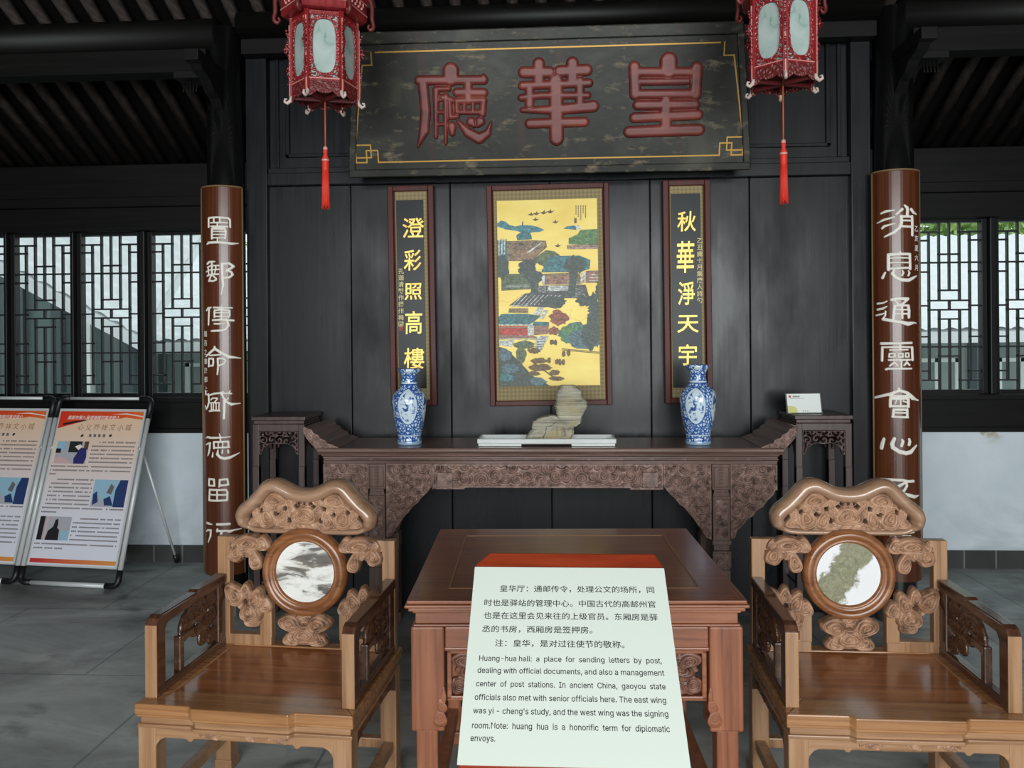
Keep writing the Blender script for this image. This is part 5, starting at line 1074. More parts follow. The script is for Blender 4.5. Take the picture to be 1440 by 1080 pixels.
'l':(95,'81 -2 75 -3 70 -3 50 0 35 9 27 23 24 42 24 256 59 256 59 49 60 39 62 32 66 29 73 28 77 28 80 28 82 29 86 30 93 0 86 -2','6 8 7 6 9 8 6 10 9 5 10 6 5 11 10 5 12 11 16 18 17 5 13 12 15 18 16 14 18 15 13 18 14 5 18 13 4 18 5 3 18 4 3 19 18 2 19 3 2 0 19 2 1 0'),
'm':(305,'59 -2 24 -2 24 192 58 192 58 146 51 146 57 162 65 174 74 183 85 190 97 194 110 195 129 192 145 182 156 167 163 145 153 145 159 161 167 173 177 182 190 189 203 194 218 195 235 193 250 188 262 178 272 165 278 148 280 128 280 -2 246 -2 246 127 243 144 235 155 223 161 209 163 198 162 188 158 180 152 174 144 171 135 170 123 170 -2 135 -2 135 130 133 143 125 154 114 161 100 163 89 162 80 158 71 152 65 144 60 133 59 119','10 12 11 21 23 22 9 12 10 20 23 21 20 24 23 9 13 12 1 3 2 1 5 3 5 6 3 6 4 3 8 13 9 19 24 20 19 25 24 7 13 8 18 25 19 7 14 13 18 26 25 6 14 7 17 35 18 35 26 18 6 48 14 48 47 14 47 15 14 35 34 26 34 27 26 17 36 35 6 49 48 4 50 6 50 49 6 17 37 36 16 37 17 33 27 34 46 15 47 4 51 50 16 38 37 32 27 33 45 16 46 16 15 46 4 52 51 16 39 38 32 28 27 1 4 5 1 53 4 53 52 4 45 39 16 45 40 39 31 28 32 44 40 45 44 41 40 1 54 53 43 41 44 31 29 28 30 29 31 43 42 41 1 0 54'),
'n':(205,'65 140 60 128 59 113 59 -2 24 -2 24 192 58 192 58 142 48 142 60 167 75 183 93 191 114 194 132 192 148 186 162 176 172 161 178 143 181 120 181 -2 146 -2 146 117 143 137 135 151 122 160 105 163 92 161 81 157 72 150','11 13 12 11 14 13 4 8 5 8 6 5 8 7 6 10 14 11 10 15 14 9 15 10 9 16 15 8 27 9 27 26 9 26 25 9 25 16 9 24 16 25 24 17 16 23 17 24 8 28 27 22 17 23 8 0 28 22 18 17 4 1 8 1 0 8 21 18 22 4 2 1 21 19 18 20 19 21 4 3 2'),
'o':(208,'150 6 129 -3 104 -6 79 -3 57 6 40 22 26 42 18 66 15 94 18 122 26 146 40 167 57 182 79 191 104 194 129 191 150 182 168 167 181 146 190 122 193 94 190 66 181 42 168 22 74 35 87 28 104 25 120 28 134 35 144 45 152 59 156 76 158 94 156 112 152 128 144 142 134 153 120 161 104 163 87 161 74 153 63 143 56 128 52 112 50 94 52 76 56 59 63 45','13 15 14 13 16 15 12 16 13 12 17 16 11 17 12 11 38 17 38 37 17 37 18 17 10 39 11 39 38 11 10 40 39 36 18 37 10 41 40 35 18 36 9 41 10 35 19 18 9 42 41 34 19 35 9 43 42 33 19 34 8 43 9 33 20 19 8 44 43 32 20 33 8 45 44 31 20 32 31 21 20 7 45 8 7 46 45 30 21 31 30 22 21 6 46 7 29 22 30 6 47 46 28 22 29 6 24 47 28 23 22 5 24 6 27 23 28 5 25 24 26 23 27 5 26 25 5 23 26 4 23 5 4 0 23 3 0 4 3 1 0 2 1 3'),
'p':(212,'59 -73 24 -73 24 192 58 192 58 162 58 162 62 167 67 174 75 182 85 188 98 193 115 194 137 191 158 182 174 167 187 147 195 123 197 94 195 66 187 41 174 21 158 6 138 -3 115 -6 98 -5 85 0 75 7 67 14 62 22 58 27 59 27 82 34 95 28 110 25 126 28 139 34 149 45 156 59 161 76 162 95 161 113 156 130 149 144 139 154 126 161 110 163 95 161 82 154 72 144 64 131 60 114 58 95 60 75 64 58 72 44','10 12 11 9 12 10 1 3 2 1 4 3 9 13 12 8 13 9 8 14 13 7 14 8 6 14 7 6 45 14 45 44 14 44 15 14 5 45 6 5 46 45 1 5 4 1 50 5 50 49 5 49 48 5 48 47 5 47 46 5 43 15 44 42 15 43 42 16 15 41 16 42 40 16 41 40 17 16 1 51 50 39 17 40 1 52 51 38 17 39 38 18 17 37 18 38 1 53 52 37 19 18 36 19 37 1 29 53 29 54 53 35 19 36 29 31 54 35 20 19 34 20 35 29 32 31 33 20 34 29 30 32 30 33 32 1 28 29 0 28 30 28 33 30 28 20 33 1 0 28 27 20 28 27 21 20 26 21 27 25 21 26 25 22 21 24 22 25 24 23 22'),
'r':(130,'59 -2 24 -2 24 192 58 192 58 162 57 162 63 175 75 185 90 192 106 194 110 194 115 194 119 194 124 194 124 159 119 160 115 160 109 161 104 161 91 160 80 156 71 149 65 141 60 130 59 118','8 10 9 8 11 10 8 12 11 8 13 12 8 14 13 7 14 8 1 3 2 1 5 3 5 4 3 6 14 7 5 17 6 17 16 6 16 15 6 15 14 6 1 23 5 23 22 5 22 21 5 21 20 5 20 19 5 19 18 5 18 17 5 1 24 23 1 0 24'),
's':(182,'131 1 112 -4 91 -6 72 -5 55 0 41 7 29 18 21 31 15 49 48 56 54 41 63 32 75 27 91 25 108 27 121 33 129 41 132 51 130 60 126 66 117 72 105 76 74 83 51 91 35 103 25 118 21 137 24 153 31 167 42 178 57 187 74 192 94 194 112 193 128 188 141 181 151 171 159 159 165 143 133 136 127 148 120 156 109 162 94 164 79 162 67 157 59 149 56 139 58 130 63 123 73 118 86 113 115 107 138 99 155 87 164 72 168 53 165 37 158 22 146 10','31 33 32 31 34 33 30 34 31 30 35 34 29 35 30 29 36 35 28 36 29 28 43 36 43 37 36 27 44 28 44 43 28 42 37 43 27 45 44 41 37 42 41 38 37 27 46 45 40 38 41 26 46 27 26 47 46 39 38 40 26 48 47 25 48 26 25 49 48 25 50 49 24 50 25 24 51 50 24 52 51 24 53 52 23 53 24 23 54 53 22 54 23 22 55 54 21 55 22 20 55 21 20 56 55 19 56 20 18 56 19 17 56 18 8 10 9 17 57 56 16 57 17 7 10 8 15 57 16 7 11 10 15 58 57 14 58 15 7 12 11 6 12 7 13 58 14 6 13 12 6 58 13 6 59 58 5 59 6 5 0 59 4 0 5 4 1 0 3 1 4 3 2 1'),
't':(114,'1 192 104 192 104 162 1 162 30 46 30 238 65 238 65 49 66 39 70 32 76 28 85 27 88 27 92 28 97 28 102 29 109 -1 102 -2 96 -3 90 -4 84 -4 62 -1 45 9 34 25','4 6 5 4 7 6 3 1 0 3 2 1 4 8 7 23 8 4 23 9 8 23 10 9 14 16 15 23 11 10 13 16 14 12 16 13 11 16 12 23 16 11 22 16 23 21 16 22 21 17 16 20 17 21 20 18 17 20 19 18'),
'u':(205,'130 7 112 -2 91 -5 73 -3 56 4 43 14 33 28 26 47 24 69 24 192 59 192 59 72 62 53 70 39 83 30 100 27 113 29 124 33 133 40 140 49 144 62 146 76 146 192 181 192 181 -2 147 -2 147 48 157 48 145 22','8 10 9 8 11 10 21 23 22 21 24 23 20 27 21 27 24 21 8 12 11 7 12 8 19 27 20 7 13 12 18 26 19 26 27 19 18 28 26 28 25 26 28 24 27 6 13 7 17 28 18 6 14 13 16 28 17 6 15 14 15 28 16 5 15 6 5 28 15 5 0 28 25 24 28 4 0 5 4 1 0 3 1 4 3 2 1'),
'v':(195,'115 -2 80 -2 6 192 44 192 85 78 90 61 95 44 100 27 105 8 89 8 95 27 99 44 104 61 110 78 151 192 189 192','1 3 2 1 4 3 13 15 14 13 0 15 1 5 4 12 0 13 1 6 5 11 0 12 1 10 6 10 7 6 10 7 11 7 0 11 1 9 10 8 0 7 1 8 9 1 0 8'),
'w':(284,'101 -2 67 -2 9 192 45 192 69 107 74 89 79 69 84 46 90 19 80 19 86 45 91 68 96 88 101 107 124 192 160 192 183 107 188 89 193 68 198 46 204 19 193 19 199 46 205 68 210 89 215 107 238 192 275 192 216 -2 183 -2 158 85 154 99 150 112 147 126 143 140 140 154 136 171 148 171 144 154 140 140 137 126 133 112 130 98 126 85','1 3 2 1 4 3 13 36 14 36 15 14 36 37 15 37 16 15 25 27 26 25 28 27 13 35 36 38 16 37 39 34 38 34 16 38 13 39 35 39 34 35 13 40 39 33 16 34 32 16 33 13 41 40 31 16 32 13 42 41 1 5 4 24 28 25 12 42 13 31 17 16 30 17 31 12 43 42 1 6 5 30 18 17 23 28 24 11 43 12 29 18 30 11 0 43 1 7 6 29 19 18 22 28 23 10 0 11 1 9 7 9 8 7 29 21 19 21 20 19 21 28 22 9 0 10 1 0 9 29 28 21'),
'y':(195,'32 -74 27 -72 21 -71 29 -41 36 -42 44 -43 51 -42 58 -40 64 -36 69 -28 73 -17 79 -1 6 192 44 192 85 78 90 61 95 44 100 27 105 8 89 8 95 27 99 44 104 61 110 78 151 192 189 192 104 -30 97 -44 90 -55 81 -64 70 -70 59 -73 46 -75 38 -74','11 13 12 11 14 13 23 25 24 23 26 25 11 15 14 22 18 23 18 26 23 21 18 22 11 16 15 20 17 21 17 18 21 11 20 16 20 17 16 11 19 20 11 18 19 11 26 18 10 26 11 9 26 10 8 26 9 8 27 26 7 27 8 6 27 7 2 4 3 2 5 4 5 27 6 2 27 5 2 28 27 2 29 28 2 30 29 2 31 30 1 31 2 0 31 1 0 32 31 33 32 0')}

# ------------------------------------------------------------------ square table
TD = dict(dark=L(100, 56, 36), mid=L(150, 90, 60), light=L(178, 118, 84))
MAT['table_x'] = wood('table_red_brown_wood', TD['dark'], TD['mid'], TD['light'], 'X', .32, coat=.25)
MAT['table_z'] = wood('table_upright_wood', TD['dark'], TD['mid'], TD['light'], 'Z', .4)
MAT['table_top'] = wood('table_top_dark_gloss', L(50, 26, 18), L(84, 44, 28), L(112, 64, 42), 'X', .27, coat=.35)
MAT['table_carving'] = carved('table_carved_wood', L(70, 44, 34), L(112, 74, 58), L(140, 98, 78))
MAT['inlay_line'] = plain('pale_inlay_line', L(150, 104, 62), .4)
tb = thing('square_table', 'reddish-brown square wooden table behind the tilted sign board', 'table', (.038, 2.70, 0), math.radians(2.0))
TZ = .82; tw_, td_ = .482, .425
b = MB(); fw = .105
b.prism([(-tw_+.006, -td_+.006), (-tw_+fw, -td_+fw), (-tw_+fw, td_-fw), (-tw_+.006, td_-.006)], TZ-.03, TZ, 'XY'); b.prism([(tw_-.006, -td_+.006), (tw_-fw, -td_+fw), (tw_-fw, td_-fw), (tw_-.006, td_-.006)], TZ-.03, TZ, 'XY')
b.prism([(-tw_+.006, -td_+.006), (tw_-.006, -td_+.006), (tw_-fw, -td_+fw), (-tw_+fw, -td_+fw)], TZ-.03, TZ, 'XY'); b.prism([(-tw_+.006, td_-.006), (tw_-.006, td_-.006), (tw_-fw, td_-fw), (-tw_+fw, td_-fw)], TZ-.03, TZ, 'XY')
for q, z0, z1 in ((.010, TZ-.012, TZ-.0005), (.016, TZ-.022, TZ-.012), (.006, TZ-.034, TZ-.022), (-.004, TZ-.042, TZ-.034)): b.box(-tw_-q, tw_+q, -td_-q, td_+q, z0, z1)
b.build('top_frame', MAT['table_x'], tb, .004)
b = MB(); b.box(-tw_+fw-.001, tw_-fw+.001, -td_+fw-.001, td_-fw+.001, TZ-.02, TZ-.003); b.build('top_panel', MAT['table_top'], tb)
b = MB(); q = .004
for s in (-1, 1): b.box(s*(tw_-fw)-q/2, s*(tw_-fw)+q/2, -td_+fw, td_-fw, TZ-.004, TZ+.0008); b.box(-tw_+fw, tw_-fw, s*(td_-fw)-q/2, s*(td_-fw)+q/2, TZ-.004, TZ+.0008)
b.build('inlay', MAT['inlay_line'], tb)
b = MB(); b.box(-tw_+.012, tw_-.012, -td_+.012, td_-.012, TZ-.075, TZ-.04)
for z in (.782-.82, ): pass
b.box(-tw_+.006, tw_-.006, -td_+.006, td_-.006, TZ-.082, TZ-.075); b.build('waist', MAT['table_x'], tb, .003)
for k in range(4):   # apron with carved corner panels, one per side
    hw = tw_ if k % 2 == 0 else td_; hd = td_ if k % 2 == 0 else tw_; rot = math.pi/2*k
    b = MB(); b.box(-hw+.10, hw-.10, -hd, -hd+.03, TZ-.145, TZ-.08); b.box(-hw+.098, hw-.098, -hd-.004, -hd+.02, TZ-.150, TZ-.138)
    o = b.build('apron', MAT['table_x'], tb, .004); o.rotation_euler = (0, 0, rot)
    if k == 0:
        c = MB(); X = np.arange(-.3, .3, .004); Z = np.arange(TZ-.132, TZ-.088, .003); G = np.meshgrid(X, Z, indexing='ij'); p = scroll(G[0], G[1], .05, .03, 61)
        c.grid(X, Z, np.minimum.reduce([.05-np.abs(G[0]), G[1]-Z[0], Z[-1]-G[1]]), .002+.004*p, -.002, lambda x, z, h: np.stack([x, -hd-h, z], 1)); c.build('apron_flower', MAT['table_carving'], o)
    for s in (-1, 1):
        f = MB(); x1, x0 = hw-.105, hw-.30
        f.box(*sorted((s*x1, s*(x1-.014))), -hd+.004, -hd+.03, TZ-.295, TZ-.145); f.box(*sorted((s*x1, s*x0)), -hd+.004, -hd+.03, TZ-.16, TZ-.145); f.box(*sorted((s*x1, s*(x0+.10))), -hd+.004, -hd+.03, TZ-.297, TZ-.283); f.box(*sorted((s*x0, s*(x0+.012))), -hd+.004, -hd+.03, TZ-.25, TZ-.145)
        f.box(*sorted((s*(x0+.10), s*(x0+.112))), -hd+.004, -hd+.03, TZ-.283, TZ-.262)
        fo = f.build('corner_fret', MAT['table_x'], tb, .003); fo.rotation_euler = (0, 0, rot)
        c = MB(); xm = s*(x0+x1)/2; sg = s
        lob = [(xm+sg*.045, TZ-.185, .042, .024, sg*.3, 1.0), (xm+sg*.02, TZ-.205, .062, .034, -sg*.25, .85), (xm-sg*.05, TZ-.18, .040, .030, 0, .9), (xm+sg*.06, TZ-.255, .03, .028, .4, .9), (xm+sg*.015, TZ-.262, .032, .022, 0, 1.0), (xm-sg*.03, TZ-.235, .036, .026, sg*.6, .9), (xm-sg*.06, TZ-.225, .022, .02, 0, .8), (xm+sg*.03, TZ-.235, .04, .03, 0, .7), (xm-sg*.02, TZ-.165, .05, .012, 0, .7), (xm-sg*.07, TZ-.2, .02, .03, 0, .7)]
        cloud(c, lob, .0028, .022, -.006, holes=[(xm+sg*.075, TZ-.225, .010), (xm-sg*.005, TZ-.285, .008)], ridge=.45, rings=2.6, y0=-hd+.022); c.build('cloud_carving', MAT['table_carving'], fo)
for sx in (-1, 1):
    for sy in (-1, 1):
        b = MB(); X = lambda a, c: sorted((sx*a, sx*c)); Y = lambda a, c: sorted((sy*a, sy*c))
        b.box(*X(tw_, tw_-.098), *Y(td_, td_-.098), .435, TZ-.08); b.box(*X(tw_-.012, tw_-.076), *Y(td_-.012, td_-.076), .05, .437)
        b.box(*X(tw_-.004, tw_-.084), *Y(td_-.004, td_-.084), 0, .05)
        lg = b.build('leg', MAT['table_z'], tb, .006)
        c = MB(); xi = sx*(tw_-.098); ys = sy*td_
        cloud(c, [(xi+sx*.014, .472, .020, .026, 0, .8), (xi+sx*.008, .508, .014, .020, .3, .8), (xi+sx*.003, .54, .007, .024, 0, .7)], .0025, .003, -.03, ridge=.4, rings=2.5, y0=ys*1.0 if sy < 0 else ys-.06)
        c.build('leg_scroll', MAT['table_x'], lg)
b = MB()
for s in (-1, 1): b.box(-tw_+.07, tw_-.07, s*(td_-.045)-.02, s*(td_-.045)+.02, .10, .14); b.box(s*(tw_-.045)-.02, s*(tw_-.045)+.02, -td_+.07, td_-.07, .10, .14)
b.build('stretcher', MAT['table_z'], tb, .004)

# ------------------------------------------------------------------ carved armchairs
CD = dict(dark=L(112, 80, 54), mid=L(162, 122, 88), light=L(188, 150, 115))
MAT['chair_x'] = wood('chair_golden_wood', CD['dark'], CD['mid'], CD['light'], 'X', .34, coat=.2)
MAT['chair_z'] = wood('chair_upright_wood', CD['dark'], CD['mid'], CD['light'], 'Z', .34, coat=.2)
MAT['chair_y'] = wood('chair_shaded_side_wood', L(46, 28, 20), L(84, 54, 38), L(116, 80, 58), 'Y', .25, coat=.4)  # darker copy of the chair wood; shade on arms and sides put in colour
MAT['chair_seat'] = wood('chair_seat_gloss_wood', L(108, 60, 30), L(164, 102, 58), L(194, 134, 84), 'X', .25, coat=.45, grain=.7)
MAT['seat_edge'] = wood('chair_seat_edge_wood', L(112, 74, 42), L(160, 112, 70), L(188, 140, 96), 'X', .28, coat=.35)
MAT['chair_carving'] = carved('chair_carved_wood', L(92, 66, 48), L(152, 114, 88), L(182, 146, 118))
MAT['crest'] = wood('chair_crest_polished_wood', L(116, 86, 66), L(164, 130, 104), L(190, 156, 130), 'X', .2, coat=.6, grain=.5)
MAT['ring'] = wood('medallion_ring_wood', L(96, 56, 30), L(142, 90, 54), L(168, 116, 74), 'X', .3, coat=.4)
def marble(kind):
    t = NT('dream_stone_'+kind); co = t.coord((1, 1, 1), loc=(0, 0, .0))
    if kind == 'streaked':
        n = t.noise(t.coord((5.5, 1, 16), loc=(.4, 0, .9)), 1.1, 6, .62, .7); m = t.noise(t.coord((2.2, 1, 6)), 2.0, 4, .6, .6)
        c = t.ramp(n, [(.50, L(226, 225, 220)), (.57, L(200, 198, 192)), (.61, L(112, 108, 102)), (.72, L(84, 82, 78))]); c = t.mix(t.ramp(m, [(.60, (0, 0, 0, 1)), (.72, (.45, .45, .45, 1))]), c, L(160, 148, 122))
    else:
        sp = t.n('ShaderNodeSeparateXYZ', {'Vector': co}); x, y, z = sp.outputs
        n = t.noise(co, 14, 6, .65, .5); d = t.math('ADD', t.math('SUBTRACT', t.math('MULTIPLY', x, .82), t.math('MULTIPLY', t.math('SUBTRACT', z, .735), .5)), t.math('MULTIPLY', t.math('SUBTRACT', n, .5), .10))
        d2 = t.math('ADD', t.math('ABSOLUTE', t.math('ADD', d, .018)), 0.0)
        g = t.ramp(t.noise(co, 60, 5, .7, 1.0), [(.35, L(104, 104, 78)), (.6, L(136, 134, 106)), (.72, L(166, 162, 138))])
        c = t.mix(t.ramp(d2, [(.048, (0, 0, 0, 1)), (.056, (1, 1, 1, 1))]), g, L(220, 220, 222))
    t.base(c); t.rough(.22); t.b.inputs['Coat Weight'].default_value = .3; return t.m

def make_chair(loc, rz, label):
    t = thing('armchair', label, 'chair', loc, rz, 'carved armchairs'); W = .35; D = .54; SZ = .462
    # seat: mitred frame whose front edge steps forward in the middle, and a sunk panel
    b = MB(); bump = [(-W, 0), (-.17, 0), (-.155, -.016), (.155, -.016), (.17, 0), (W, 0)]
    fwx, fy0, fy1 = .075, .105, D-.05
    b.prism(bump+[(W-fwx, fy0), (-W+fwx, fy0)], SZ-.034, SZ, 'XY'); b.prism([(-W, 0), (-W+fwx, fy0), (-W+fwx, fy1), (-W, D)], SZ-.034, SZ, 'XY'); b.prism([(W, 0), (W-fwx, fy0), (W-fwx, fy1), (W, D)], SZ-.034, SZ, 'XY'); b.prism([(-W, D), (W, D), (W-fwx, fy1), (-W+fwx, fy1)], SZ-.034, SZ, 'XY')
    b.prism([(x*.994, y+.006) for x, y in bump]+[(W-.006, D-.006), (-W+.006, D-.006)], SZ-.044, SZ-.03, 'XY')
    b.build('seat_frame', MAT['seat_edge'], t, .004)
    MB().box(-W+fwx-.001, W-fwx+.001, fy0-.001, fy1+.001, SZ-.03, SZ-.004).build('seat_panel', MAT['chair_seat'], t)
    b = MB(); b.prism([(x*.965, y+.014) for x, y in bump]+[(W-.014, D-.014), (-W+.014, D-.014)], SZ-.066, SZ-.04, 'XY'); b.build('waist', MAT['chair_x'], t, .003)
    b = MB(); b.prism([(x*.985, y+.006) for x, y in bump]+[(W-.008, D-.006), (-W+.008, D-.006)], SZ-.076, SZ-.064, 'XY'); b.build('waist_moulding', MAT['chair_x'], t, .003)
    zt = SZ-.07
    def apron_poly(h):
        half = [(h-.0, zt), (h, .322), (h-.006, .337), (h-.016, .350), (h-.032, .358), (.185, .358), (.176, .350), (.166, .350), (.158, .360)]
        return half+[(-x, z) for x, z in reversed(half)]
    for k in range(4):
        h = (W-.064) if k % 2 == 0 else (D/2-.064); b = MB(); c0 = -.002 if k == 0 else 0
        if k % 2 == 0:
            y0 = .008 if k == 0 else D-.036; b.prism(apron_poly(h), y0, y0+.028, 'XZ')
        else:
            x0 = W-.036 if k == 1 else -W+.008; b.prism([(D/2+x, z) for x, z in apron_poly(h)], x0, x0+.028, 'YZ')
        o = b.build('apron', MAT['chair_x'] if k % 2 == 0 else MAT['chair_y'], t, .003)  # side aprons take the shaded copy of the wood
        for u, s in ((-.105, 1), (.02, .7), (.115, 1)):
          c = MB(); lob = [(u, .376, .018*s, .010, .2, .8), (u+.022*s, .38, .014*s, .007, -.5, .7), (u-.024*s, .378, .014*s, .006, .5, .7), (u+.004, .368, .022*s, .006, -.2, .7), (u-.012, .385, .012*s, .005, .8, .6)]
          if k == 0:
              cloud(c, lob, .0022, .006, -.001, ridge=.6, rings=2, y0=.008)
          elif k == 2: cloud(c, lob, .003, .005, -.001, ridge=.6, rings=2, y0=D-.008)
          else:
              xs_ = W-.008 if k == 1 else -W+.008; sg = 1 if k == 1 else -1
              cc = MB(); cloud(cc, lob, .0028, .006, -.001, ridge=.6, rings=2, y0=0); c.add([(xs_-sg*y, D/2+x, z) for x, y, z in cc.v], cc.f, 0, True)
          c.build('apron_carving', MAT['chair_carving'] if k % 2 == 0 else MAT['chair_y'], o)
    for sx in (-1, 1):
        for sy in (0, 1):
            b = MB(); xa, xb = sorted((sx*(W-.007), sx*(W-.066))); ya, yb = (.007, .066) if sy == 0 else (D-.066, D-.007)
            b.box(xa, xb, ya, yb, .035, zt); b.box(xa-.004, xb+.004, ya-.004, yb+.004, .0, .04); b.build('leg', MAT['chair_z'], t, .004)
    b = MB()
    for s in (-1, 1): b.box(s*(W-.035)-.018, s*(W-.035)+.018, .05, D-.05, .11, .145)
    b.box(-W+.05, W-.05, D-.05, D-.02, .11, .145); b.box(-W+.05, W-.05, .02, .055, .075, .105); b.build('stretcher', MAT['chair_z'], t, .003)
    # back: squared scroll frames either side
    by = D-.052; bt = .036
    for s in (-1, 1):
        b = MB(); bx = lambda x0, x1, z0, z1: b.box(*sorted((s*x0, s*x1)), by, by+bt, z0, z1)
        bx(.338, .290, SZ-.002, .858); bx(.3, .165, .816, .858); bx(.3, .13, SZ-.002, .500); bx(.174, .128, .49, .60)
        b.build('back_frame', MAT['chair_z'], t, .004)
    def carve(lobes, nm, th=.024, holes=(), mir=True, y0=by):
        for s in ((-1, 1) if mir else (1,)):
            c = MB(); cloud(c, [(s*l[0], l[1], l[2], l[3], s*l[4], l[5]) for l in lobes], .0022, th, -.02, [(s*h[0], h[1], h[2]) for h in holes], ridge=.55, rings=3.0, y0=y0); c.build(nm, MAT['chair_carving'], t)
    carve([(.212, .836, .074, .030, 0, 1.0), (.262, .80, .030, .040, .35, .9), (.188, .775, .024, .042, -.25, .9), (.232, .806, .030, .028, 0, .7), (.268, .84, .016, .016, 0, .8), (.16, .835, .03, .03, 0, .75)], 'upper_scroll', holes=[(.228, .778, .009)])
    carve([(.268, .645, .036, .048, -.7, 1.0), (.225, .655, .024, .036, .1, .95), (.188, .630, .030, .046, .35, .95), (.205, .585, .046, .042, 0, 1.0), (.20, .555, .034, .030, 0, .7), (.15, .61, .026, .03, 0, .7), (.23, .615, .03, .028, 0, .6)], 'middle_scroll', holes=[(.224, .622, .010)])
    carve([(-.052, .548, .050, .034, -.35, 1.0), (.052, .548, .050, .034, .35, 1.0), (0, .508, .072, .040, 0, .9), (-.05, .490, .036, .026, 0, .7), (.05, .490, .036, .026, 0, .7), (0, .575, .03, .022, 0, .7)], 'lower_carving', mir=False, holes=[(-.068, .517, .006), (.068, .517, .006)])
    # crest: a fat rail bent into a cloud-head loop
    half = [(0, 1.012), (.045, 1.018), (.085, 1.036), (.115, 1.047), (.145, 1.040), (.17, 1.014), (.20, .982), (.232, .955), (.243, .932), (.236, .906), (.215, .889), (.17, .880)]
    loop = [(x, by+.024, z) for x, z in half]+[(0, by+.024, .880)]+[(-x, by+.024, z) for x, z in reversed(half[1:])]
    sp_ = smooth_path(loop, 5, True); rad = [(.027 if p.z > .93 else .024) if p.z > .90 else .011 for p in sp_]
    rad = [(rad[i-2]+rad[i-1]+rad[i]+rad[(i+1) % len(rad)]+rad[(i+2) % len(rad)])/5 for i in range(len(rad))]
    b = MB(); b.tube(sp_, rad, 16, True, sq=((0, 1, 0), 1.75)); b.build('crest_rail', MAT['crest'], t)
    carve([(0, .938, .056, .036, 0, 1.0), (-.145, .932, .036, .050, .35, 1.0), (.145, .932, .036, .050, -.35, 1.0), (-.085, .925, .024, .042, -.3, .9), (.085, .925, .024, .042, .3, .9), (-.115, .995, .044, .026, .15, .95), (.115, .995, .044, .026, -.15, .95), (-.055, .985, .03, .016, .5, .8), (.055, .985, .03, .016, -.5, .8), (0, .985, .030, .014, 0, .75), (-.035, .905, .05, .014, 0, .6), (.035, .905, .05, .014, 0, .6), (-.19, .912, .03, .02, 0, .7), (.19, .912, .03, .02, 0, .7), (0, .90, .2, .014, 0, .5), (-.05, .955, .02, .03, .4, .8), (.05, .955, .02, .03, -.4, .8), (-.10, .965, .03, .02, .2, .75), (.10, .965, .03, .02, -.2, .75), (-.185, .945, .02, .03, .5, .7), (.185, .945, .02, .03, -.5, .7), (-.14, .965, .03, .022, -.3, .8), (.14, .965, .03, .022, .3, .8), ], 'crest_carving', .022, mir=False, y0=by+.012, holes=[(-.022, .983, .006), (.022, .983, .006), (0, .985, .005), (-.075, .965, .008), (.075, .965, .008), (-.112, .945, .007), (.112, .945, .007), (-.165, .955, .008), (.165, .955, .008), (-.06, .92, .007), (.06, .92, .007)])
    mz = .735
    b = MB(); b.lathe([(.108, by+.012), (.113, by-.004), (.120, by-.008), (.124, by-.003), (.130, by-.016), (.142, by-.022), (.154, by-.016), (.160, by+.0), (.160, by+.022), (.154, by+.034), (.112, by+.034)], 64, (0, mz), axis='Y'); rg = b.build('medallion_ring', MAT['ring'], t)
    b = MB(); n = 56; b.add([(.113*math.cos(6.28319*i/n), by+.004, mz+.113*math.sin(6.28319*i/n)) for i in range(n)]+[(.113*math.cos(6.28319*i/n), by+.03, mz+.113*math.sin(6.28319*i/n)) for i in range(n)], [tuple(range(n)), tuple(range(2*n-1, n-1, -1))]); md = b.build('marble_disc', MAT['dream_streaked'], t)
    # arms
    for s in (-1, 1):
        b = MB(); xo, xi = W-.008, W-.050; bx = lambda y0, y1, z0, z1, q=0: b.box(*sorted((s*(xo-q), s*(xi+q))), y0, y1, z0, z1)
        pf = [(.045, SZ-.002), (.093, SZ-.002), (.093, .66), (.108, .678), (by, .690), (by, .722), (.30, .722), (.285, .716), (.075, .714), (.056, .706), (.045, .690)]
        b.prism(pf, *sorted((s*xo, s*xi)), 'YZ')
        bx(.0+.09, by, SZ-.002, SZ+.026, .004); bx(by-.05, by, SZ+.02, .70, .006)
        bx(.19, .215, SZ+.02, .585, .008); bx(.19, .28, .575, .600, .008)
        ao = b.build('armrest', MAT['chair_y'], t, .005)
        fc = MB(); xx = sorted((s*xo, s*xi)); fc.box(xx[0]+.001, xx[1]-.001, .0425, .047, SZ, .688); fc.build('arm_post_face', MAT['chair_z'], ao, .002)  # thin facing in the paler wood gives the arm post its lit front
        cc = MB(); cloud(cc, [(.26, .63, .058, .036, .2, 1.0), (.33, .645, .05, .036, -.3, 1.0), (.39, .60, .05, .04, .4, .9), (.32, .59, .05, .036, 0, .8), (.235, .60, .04, .03, .5, .8), (.40, .655, .04, .03, 0, .8), (.36, .545, .04, .036, .2, .8), (.30, .67, .05, .02, 0, .7), (.42, .52, .035, .03, .2, .7)], .003, .016, -.0, holes=[(.29, .605, .010), (.365, .625, .010)], ridge=.45, rings=2.6)
        c = MB()
        xm = s*(xo+xi)/2
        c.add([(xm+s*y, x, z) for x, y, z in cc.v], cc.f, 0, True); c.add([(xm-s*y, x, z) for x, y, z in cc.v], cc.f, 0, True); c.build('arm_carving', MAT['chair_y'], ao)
    return t, md
MAT['dream_streaked'] = marble('streaked'); MAT['dream_green'] = marble('green')
ch, md = make_chair((-.958, 2.315, 0), math.radians(-4.5), 'carved wooden armchair left of the table, its round stone streaked grey on white')
ch2 = copy_tree(ch); ch2.location = (1.022, 2.345, 0); ch2.rotation_euler = (0, 0, math.radians(-1.0)); ch2['label'] = 'carved wooden armchair right of the table, its round stone mottled green and white'
for k in KIDS(ch2):
    if k.name.startswith('marble_disc'):
        k.data = k.data.copy(); k.data.materials[0] = MAT['dream_green']

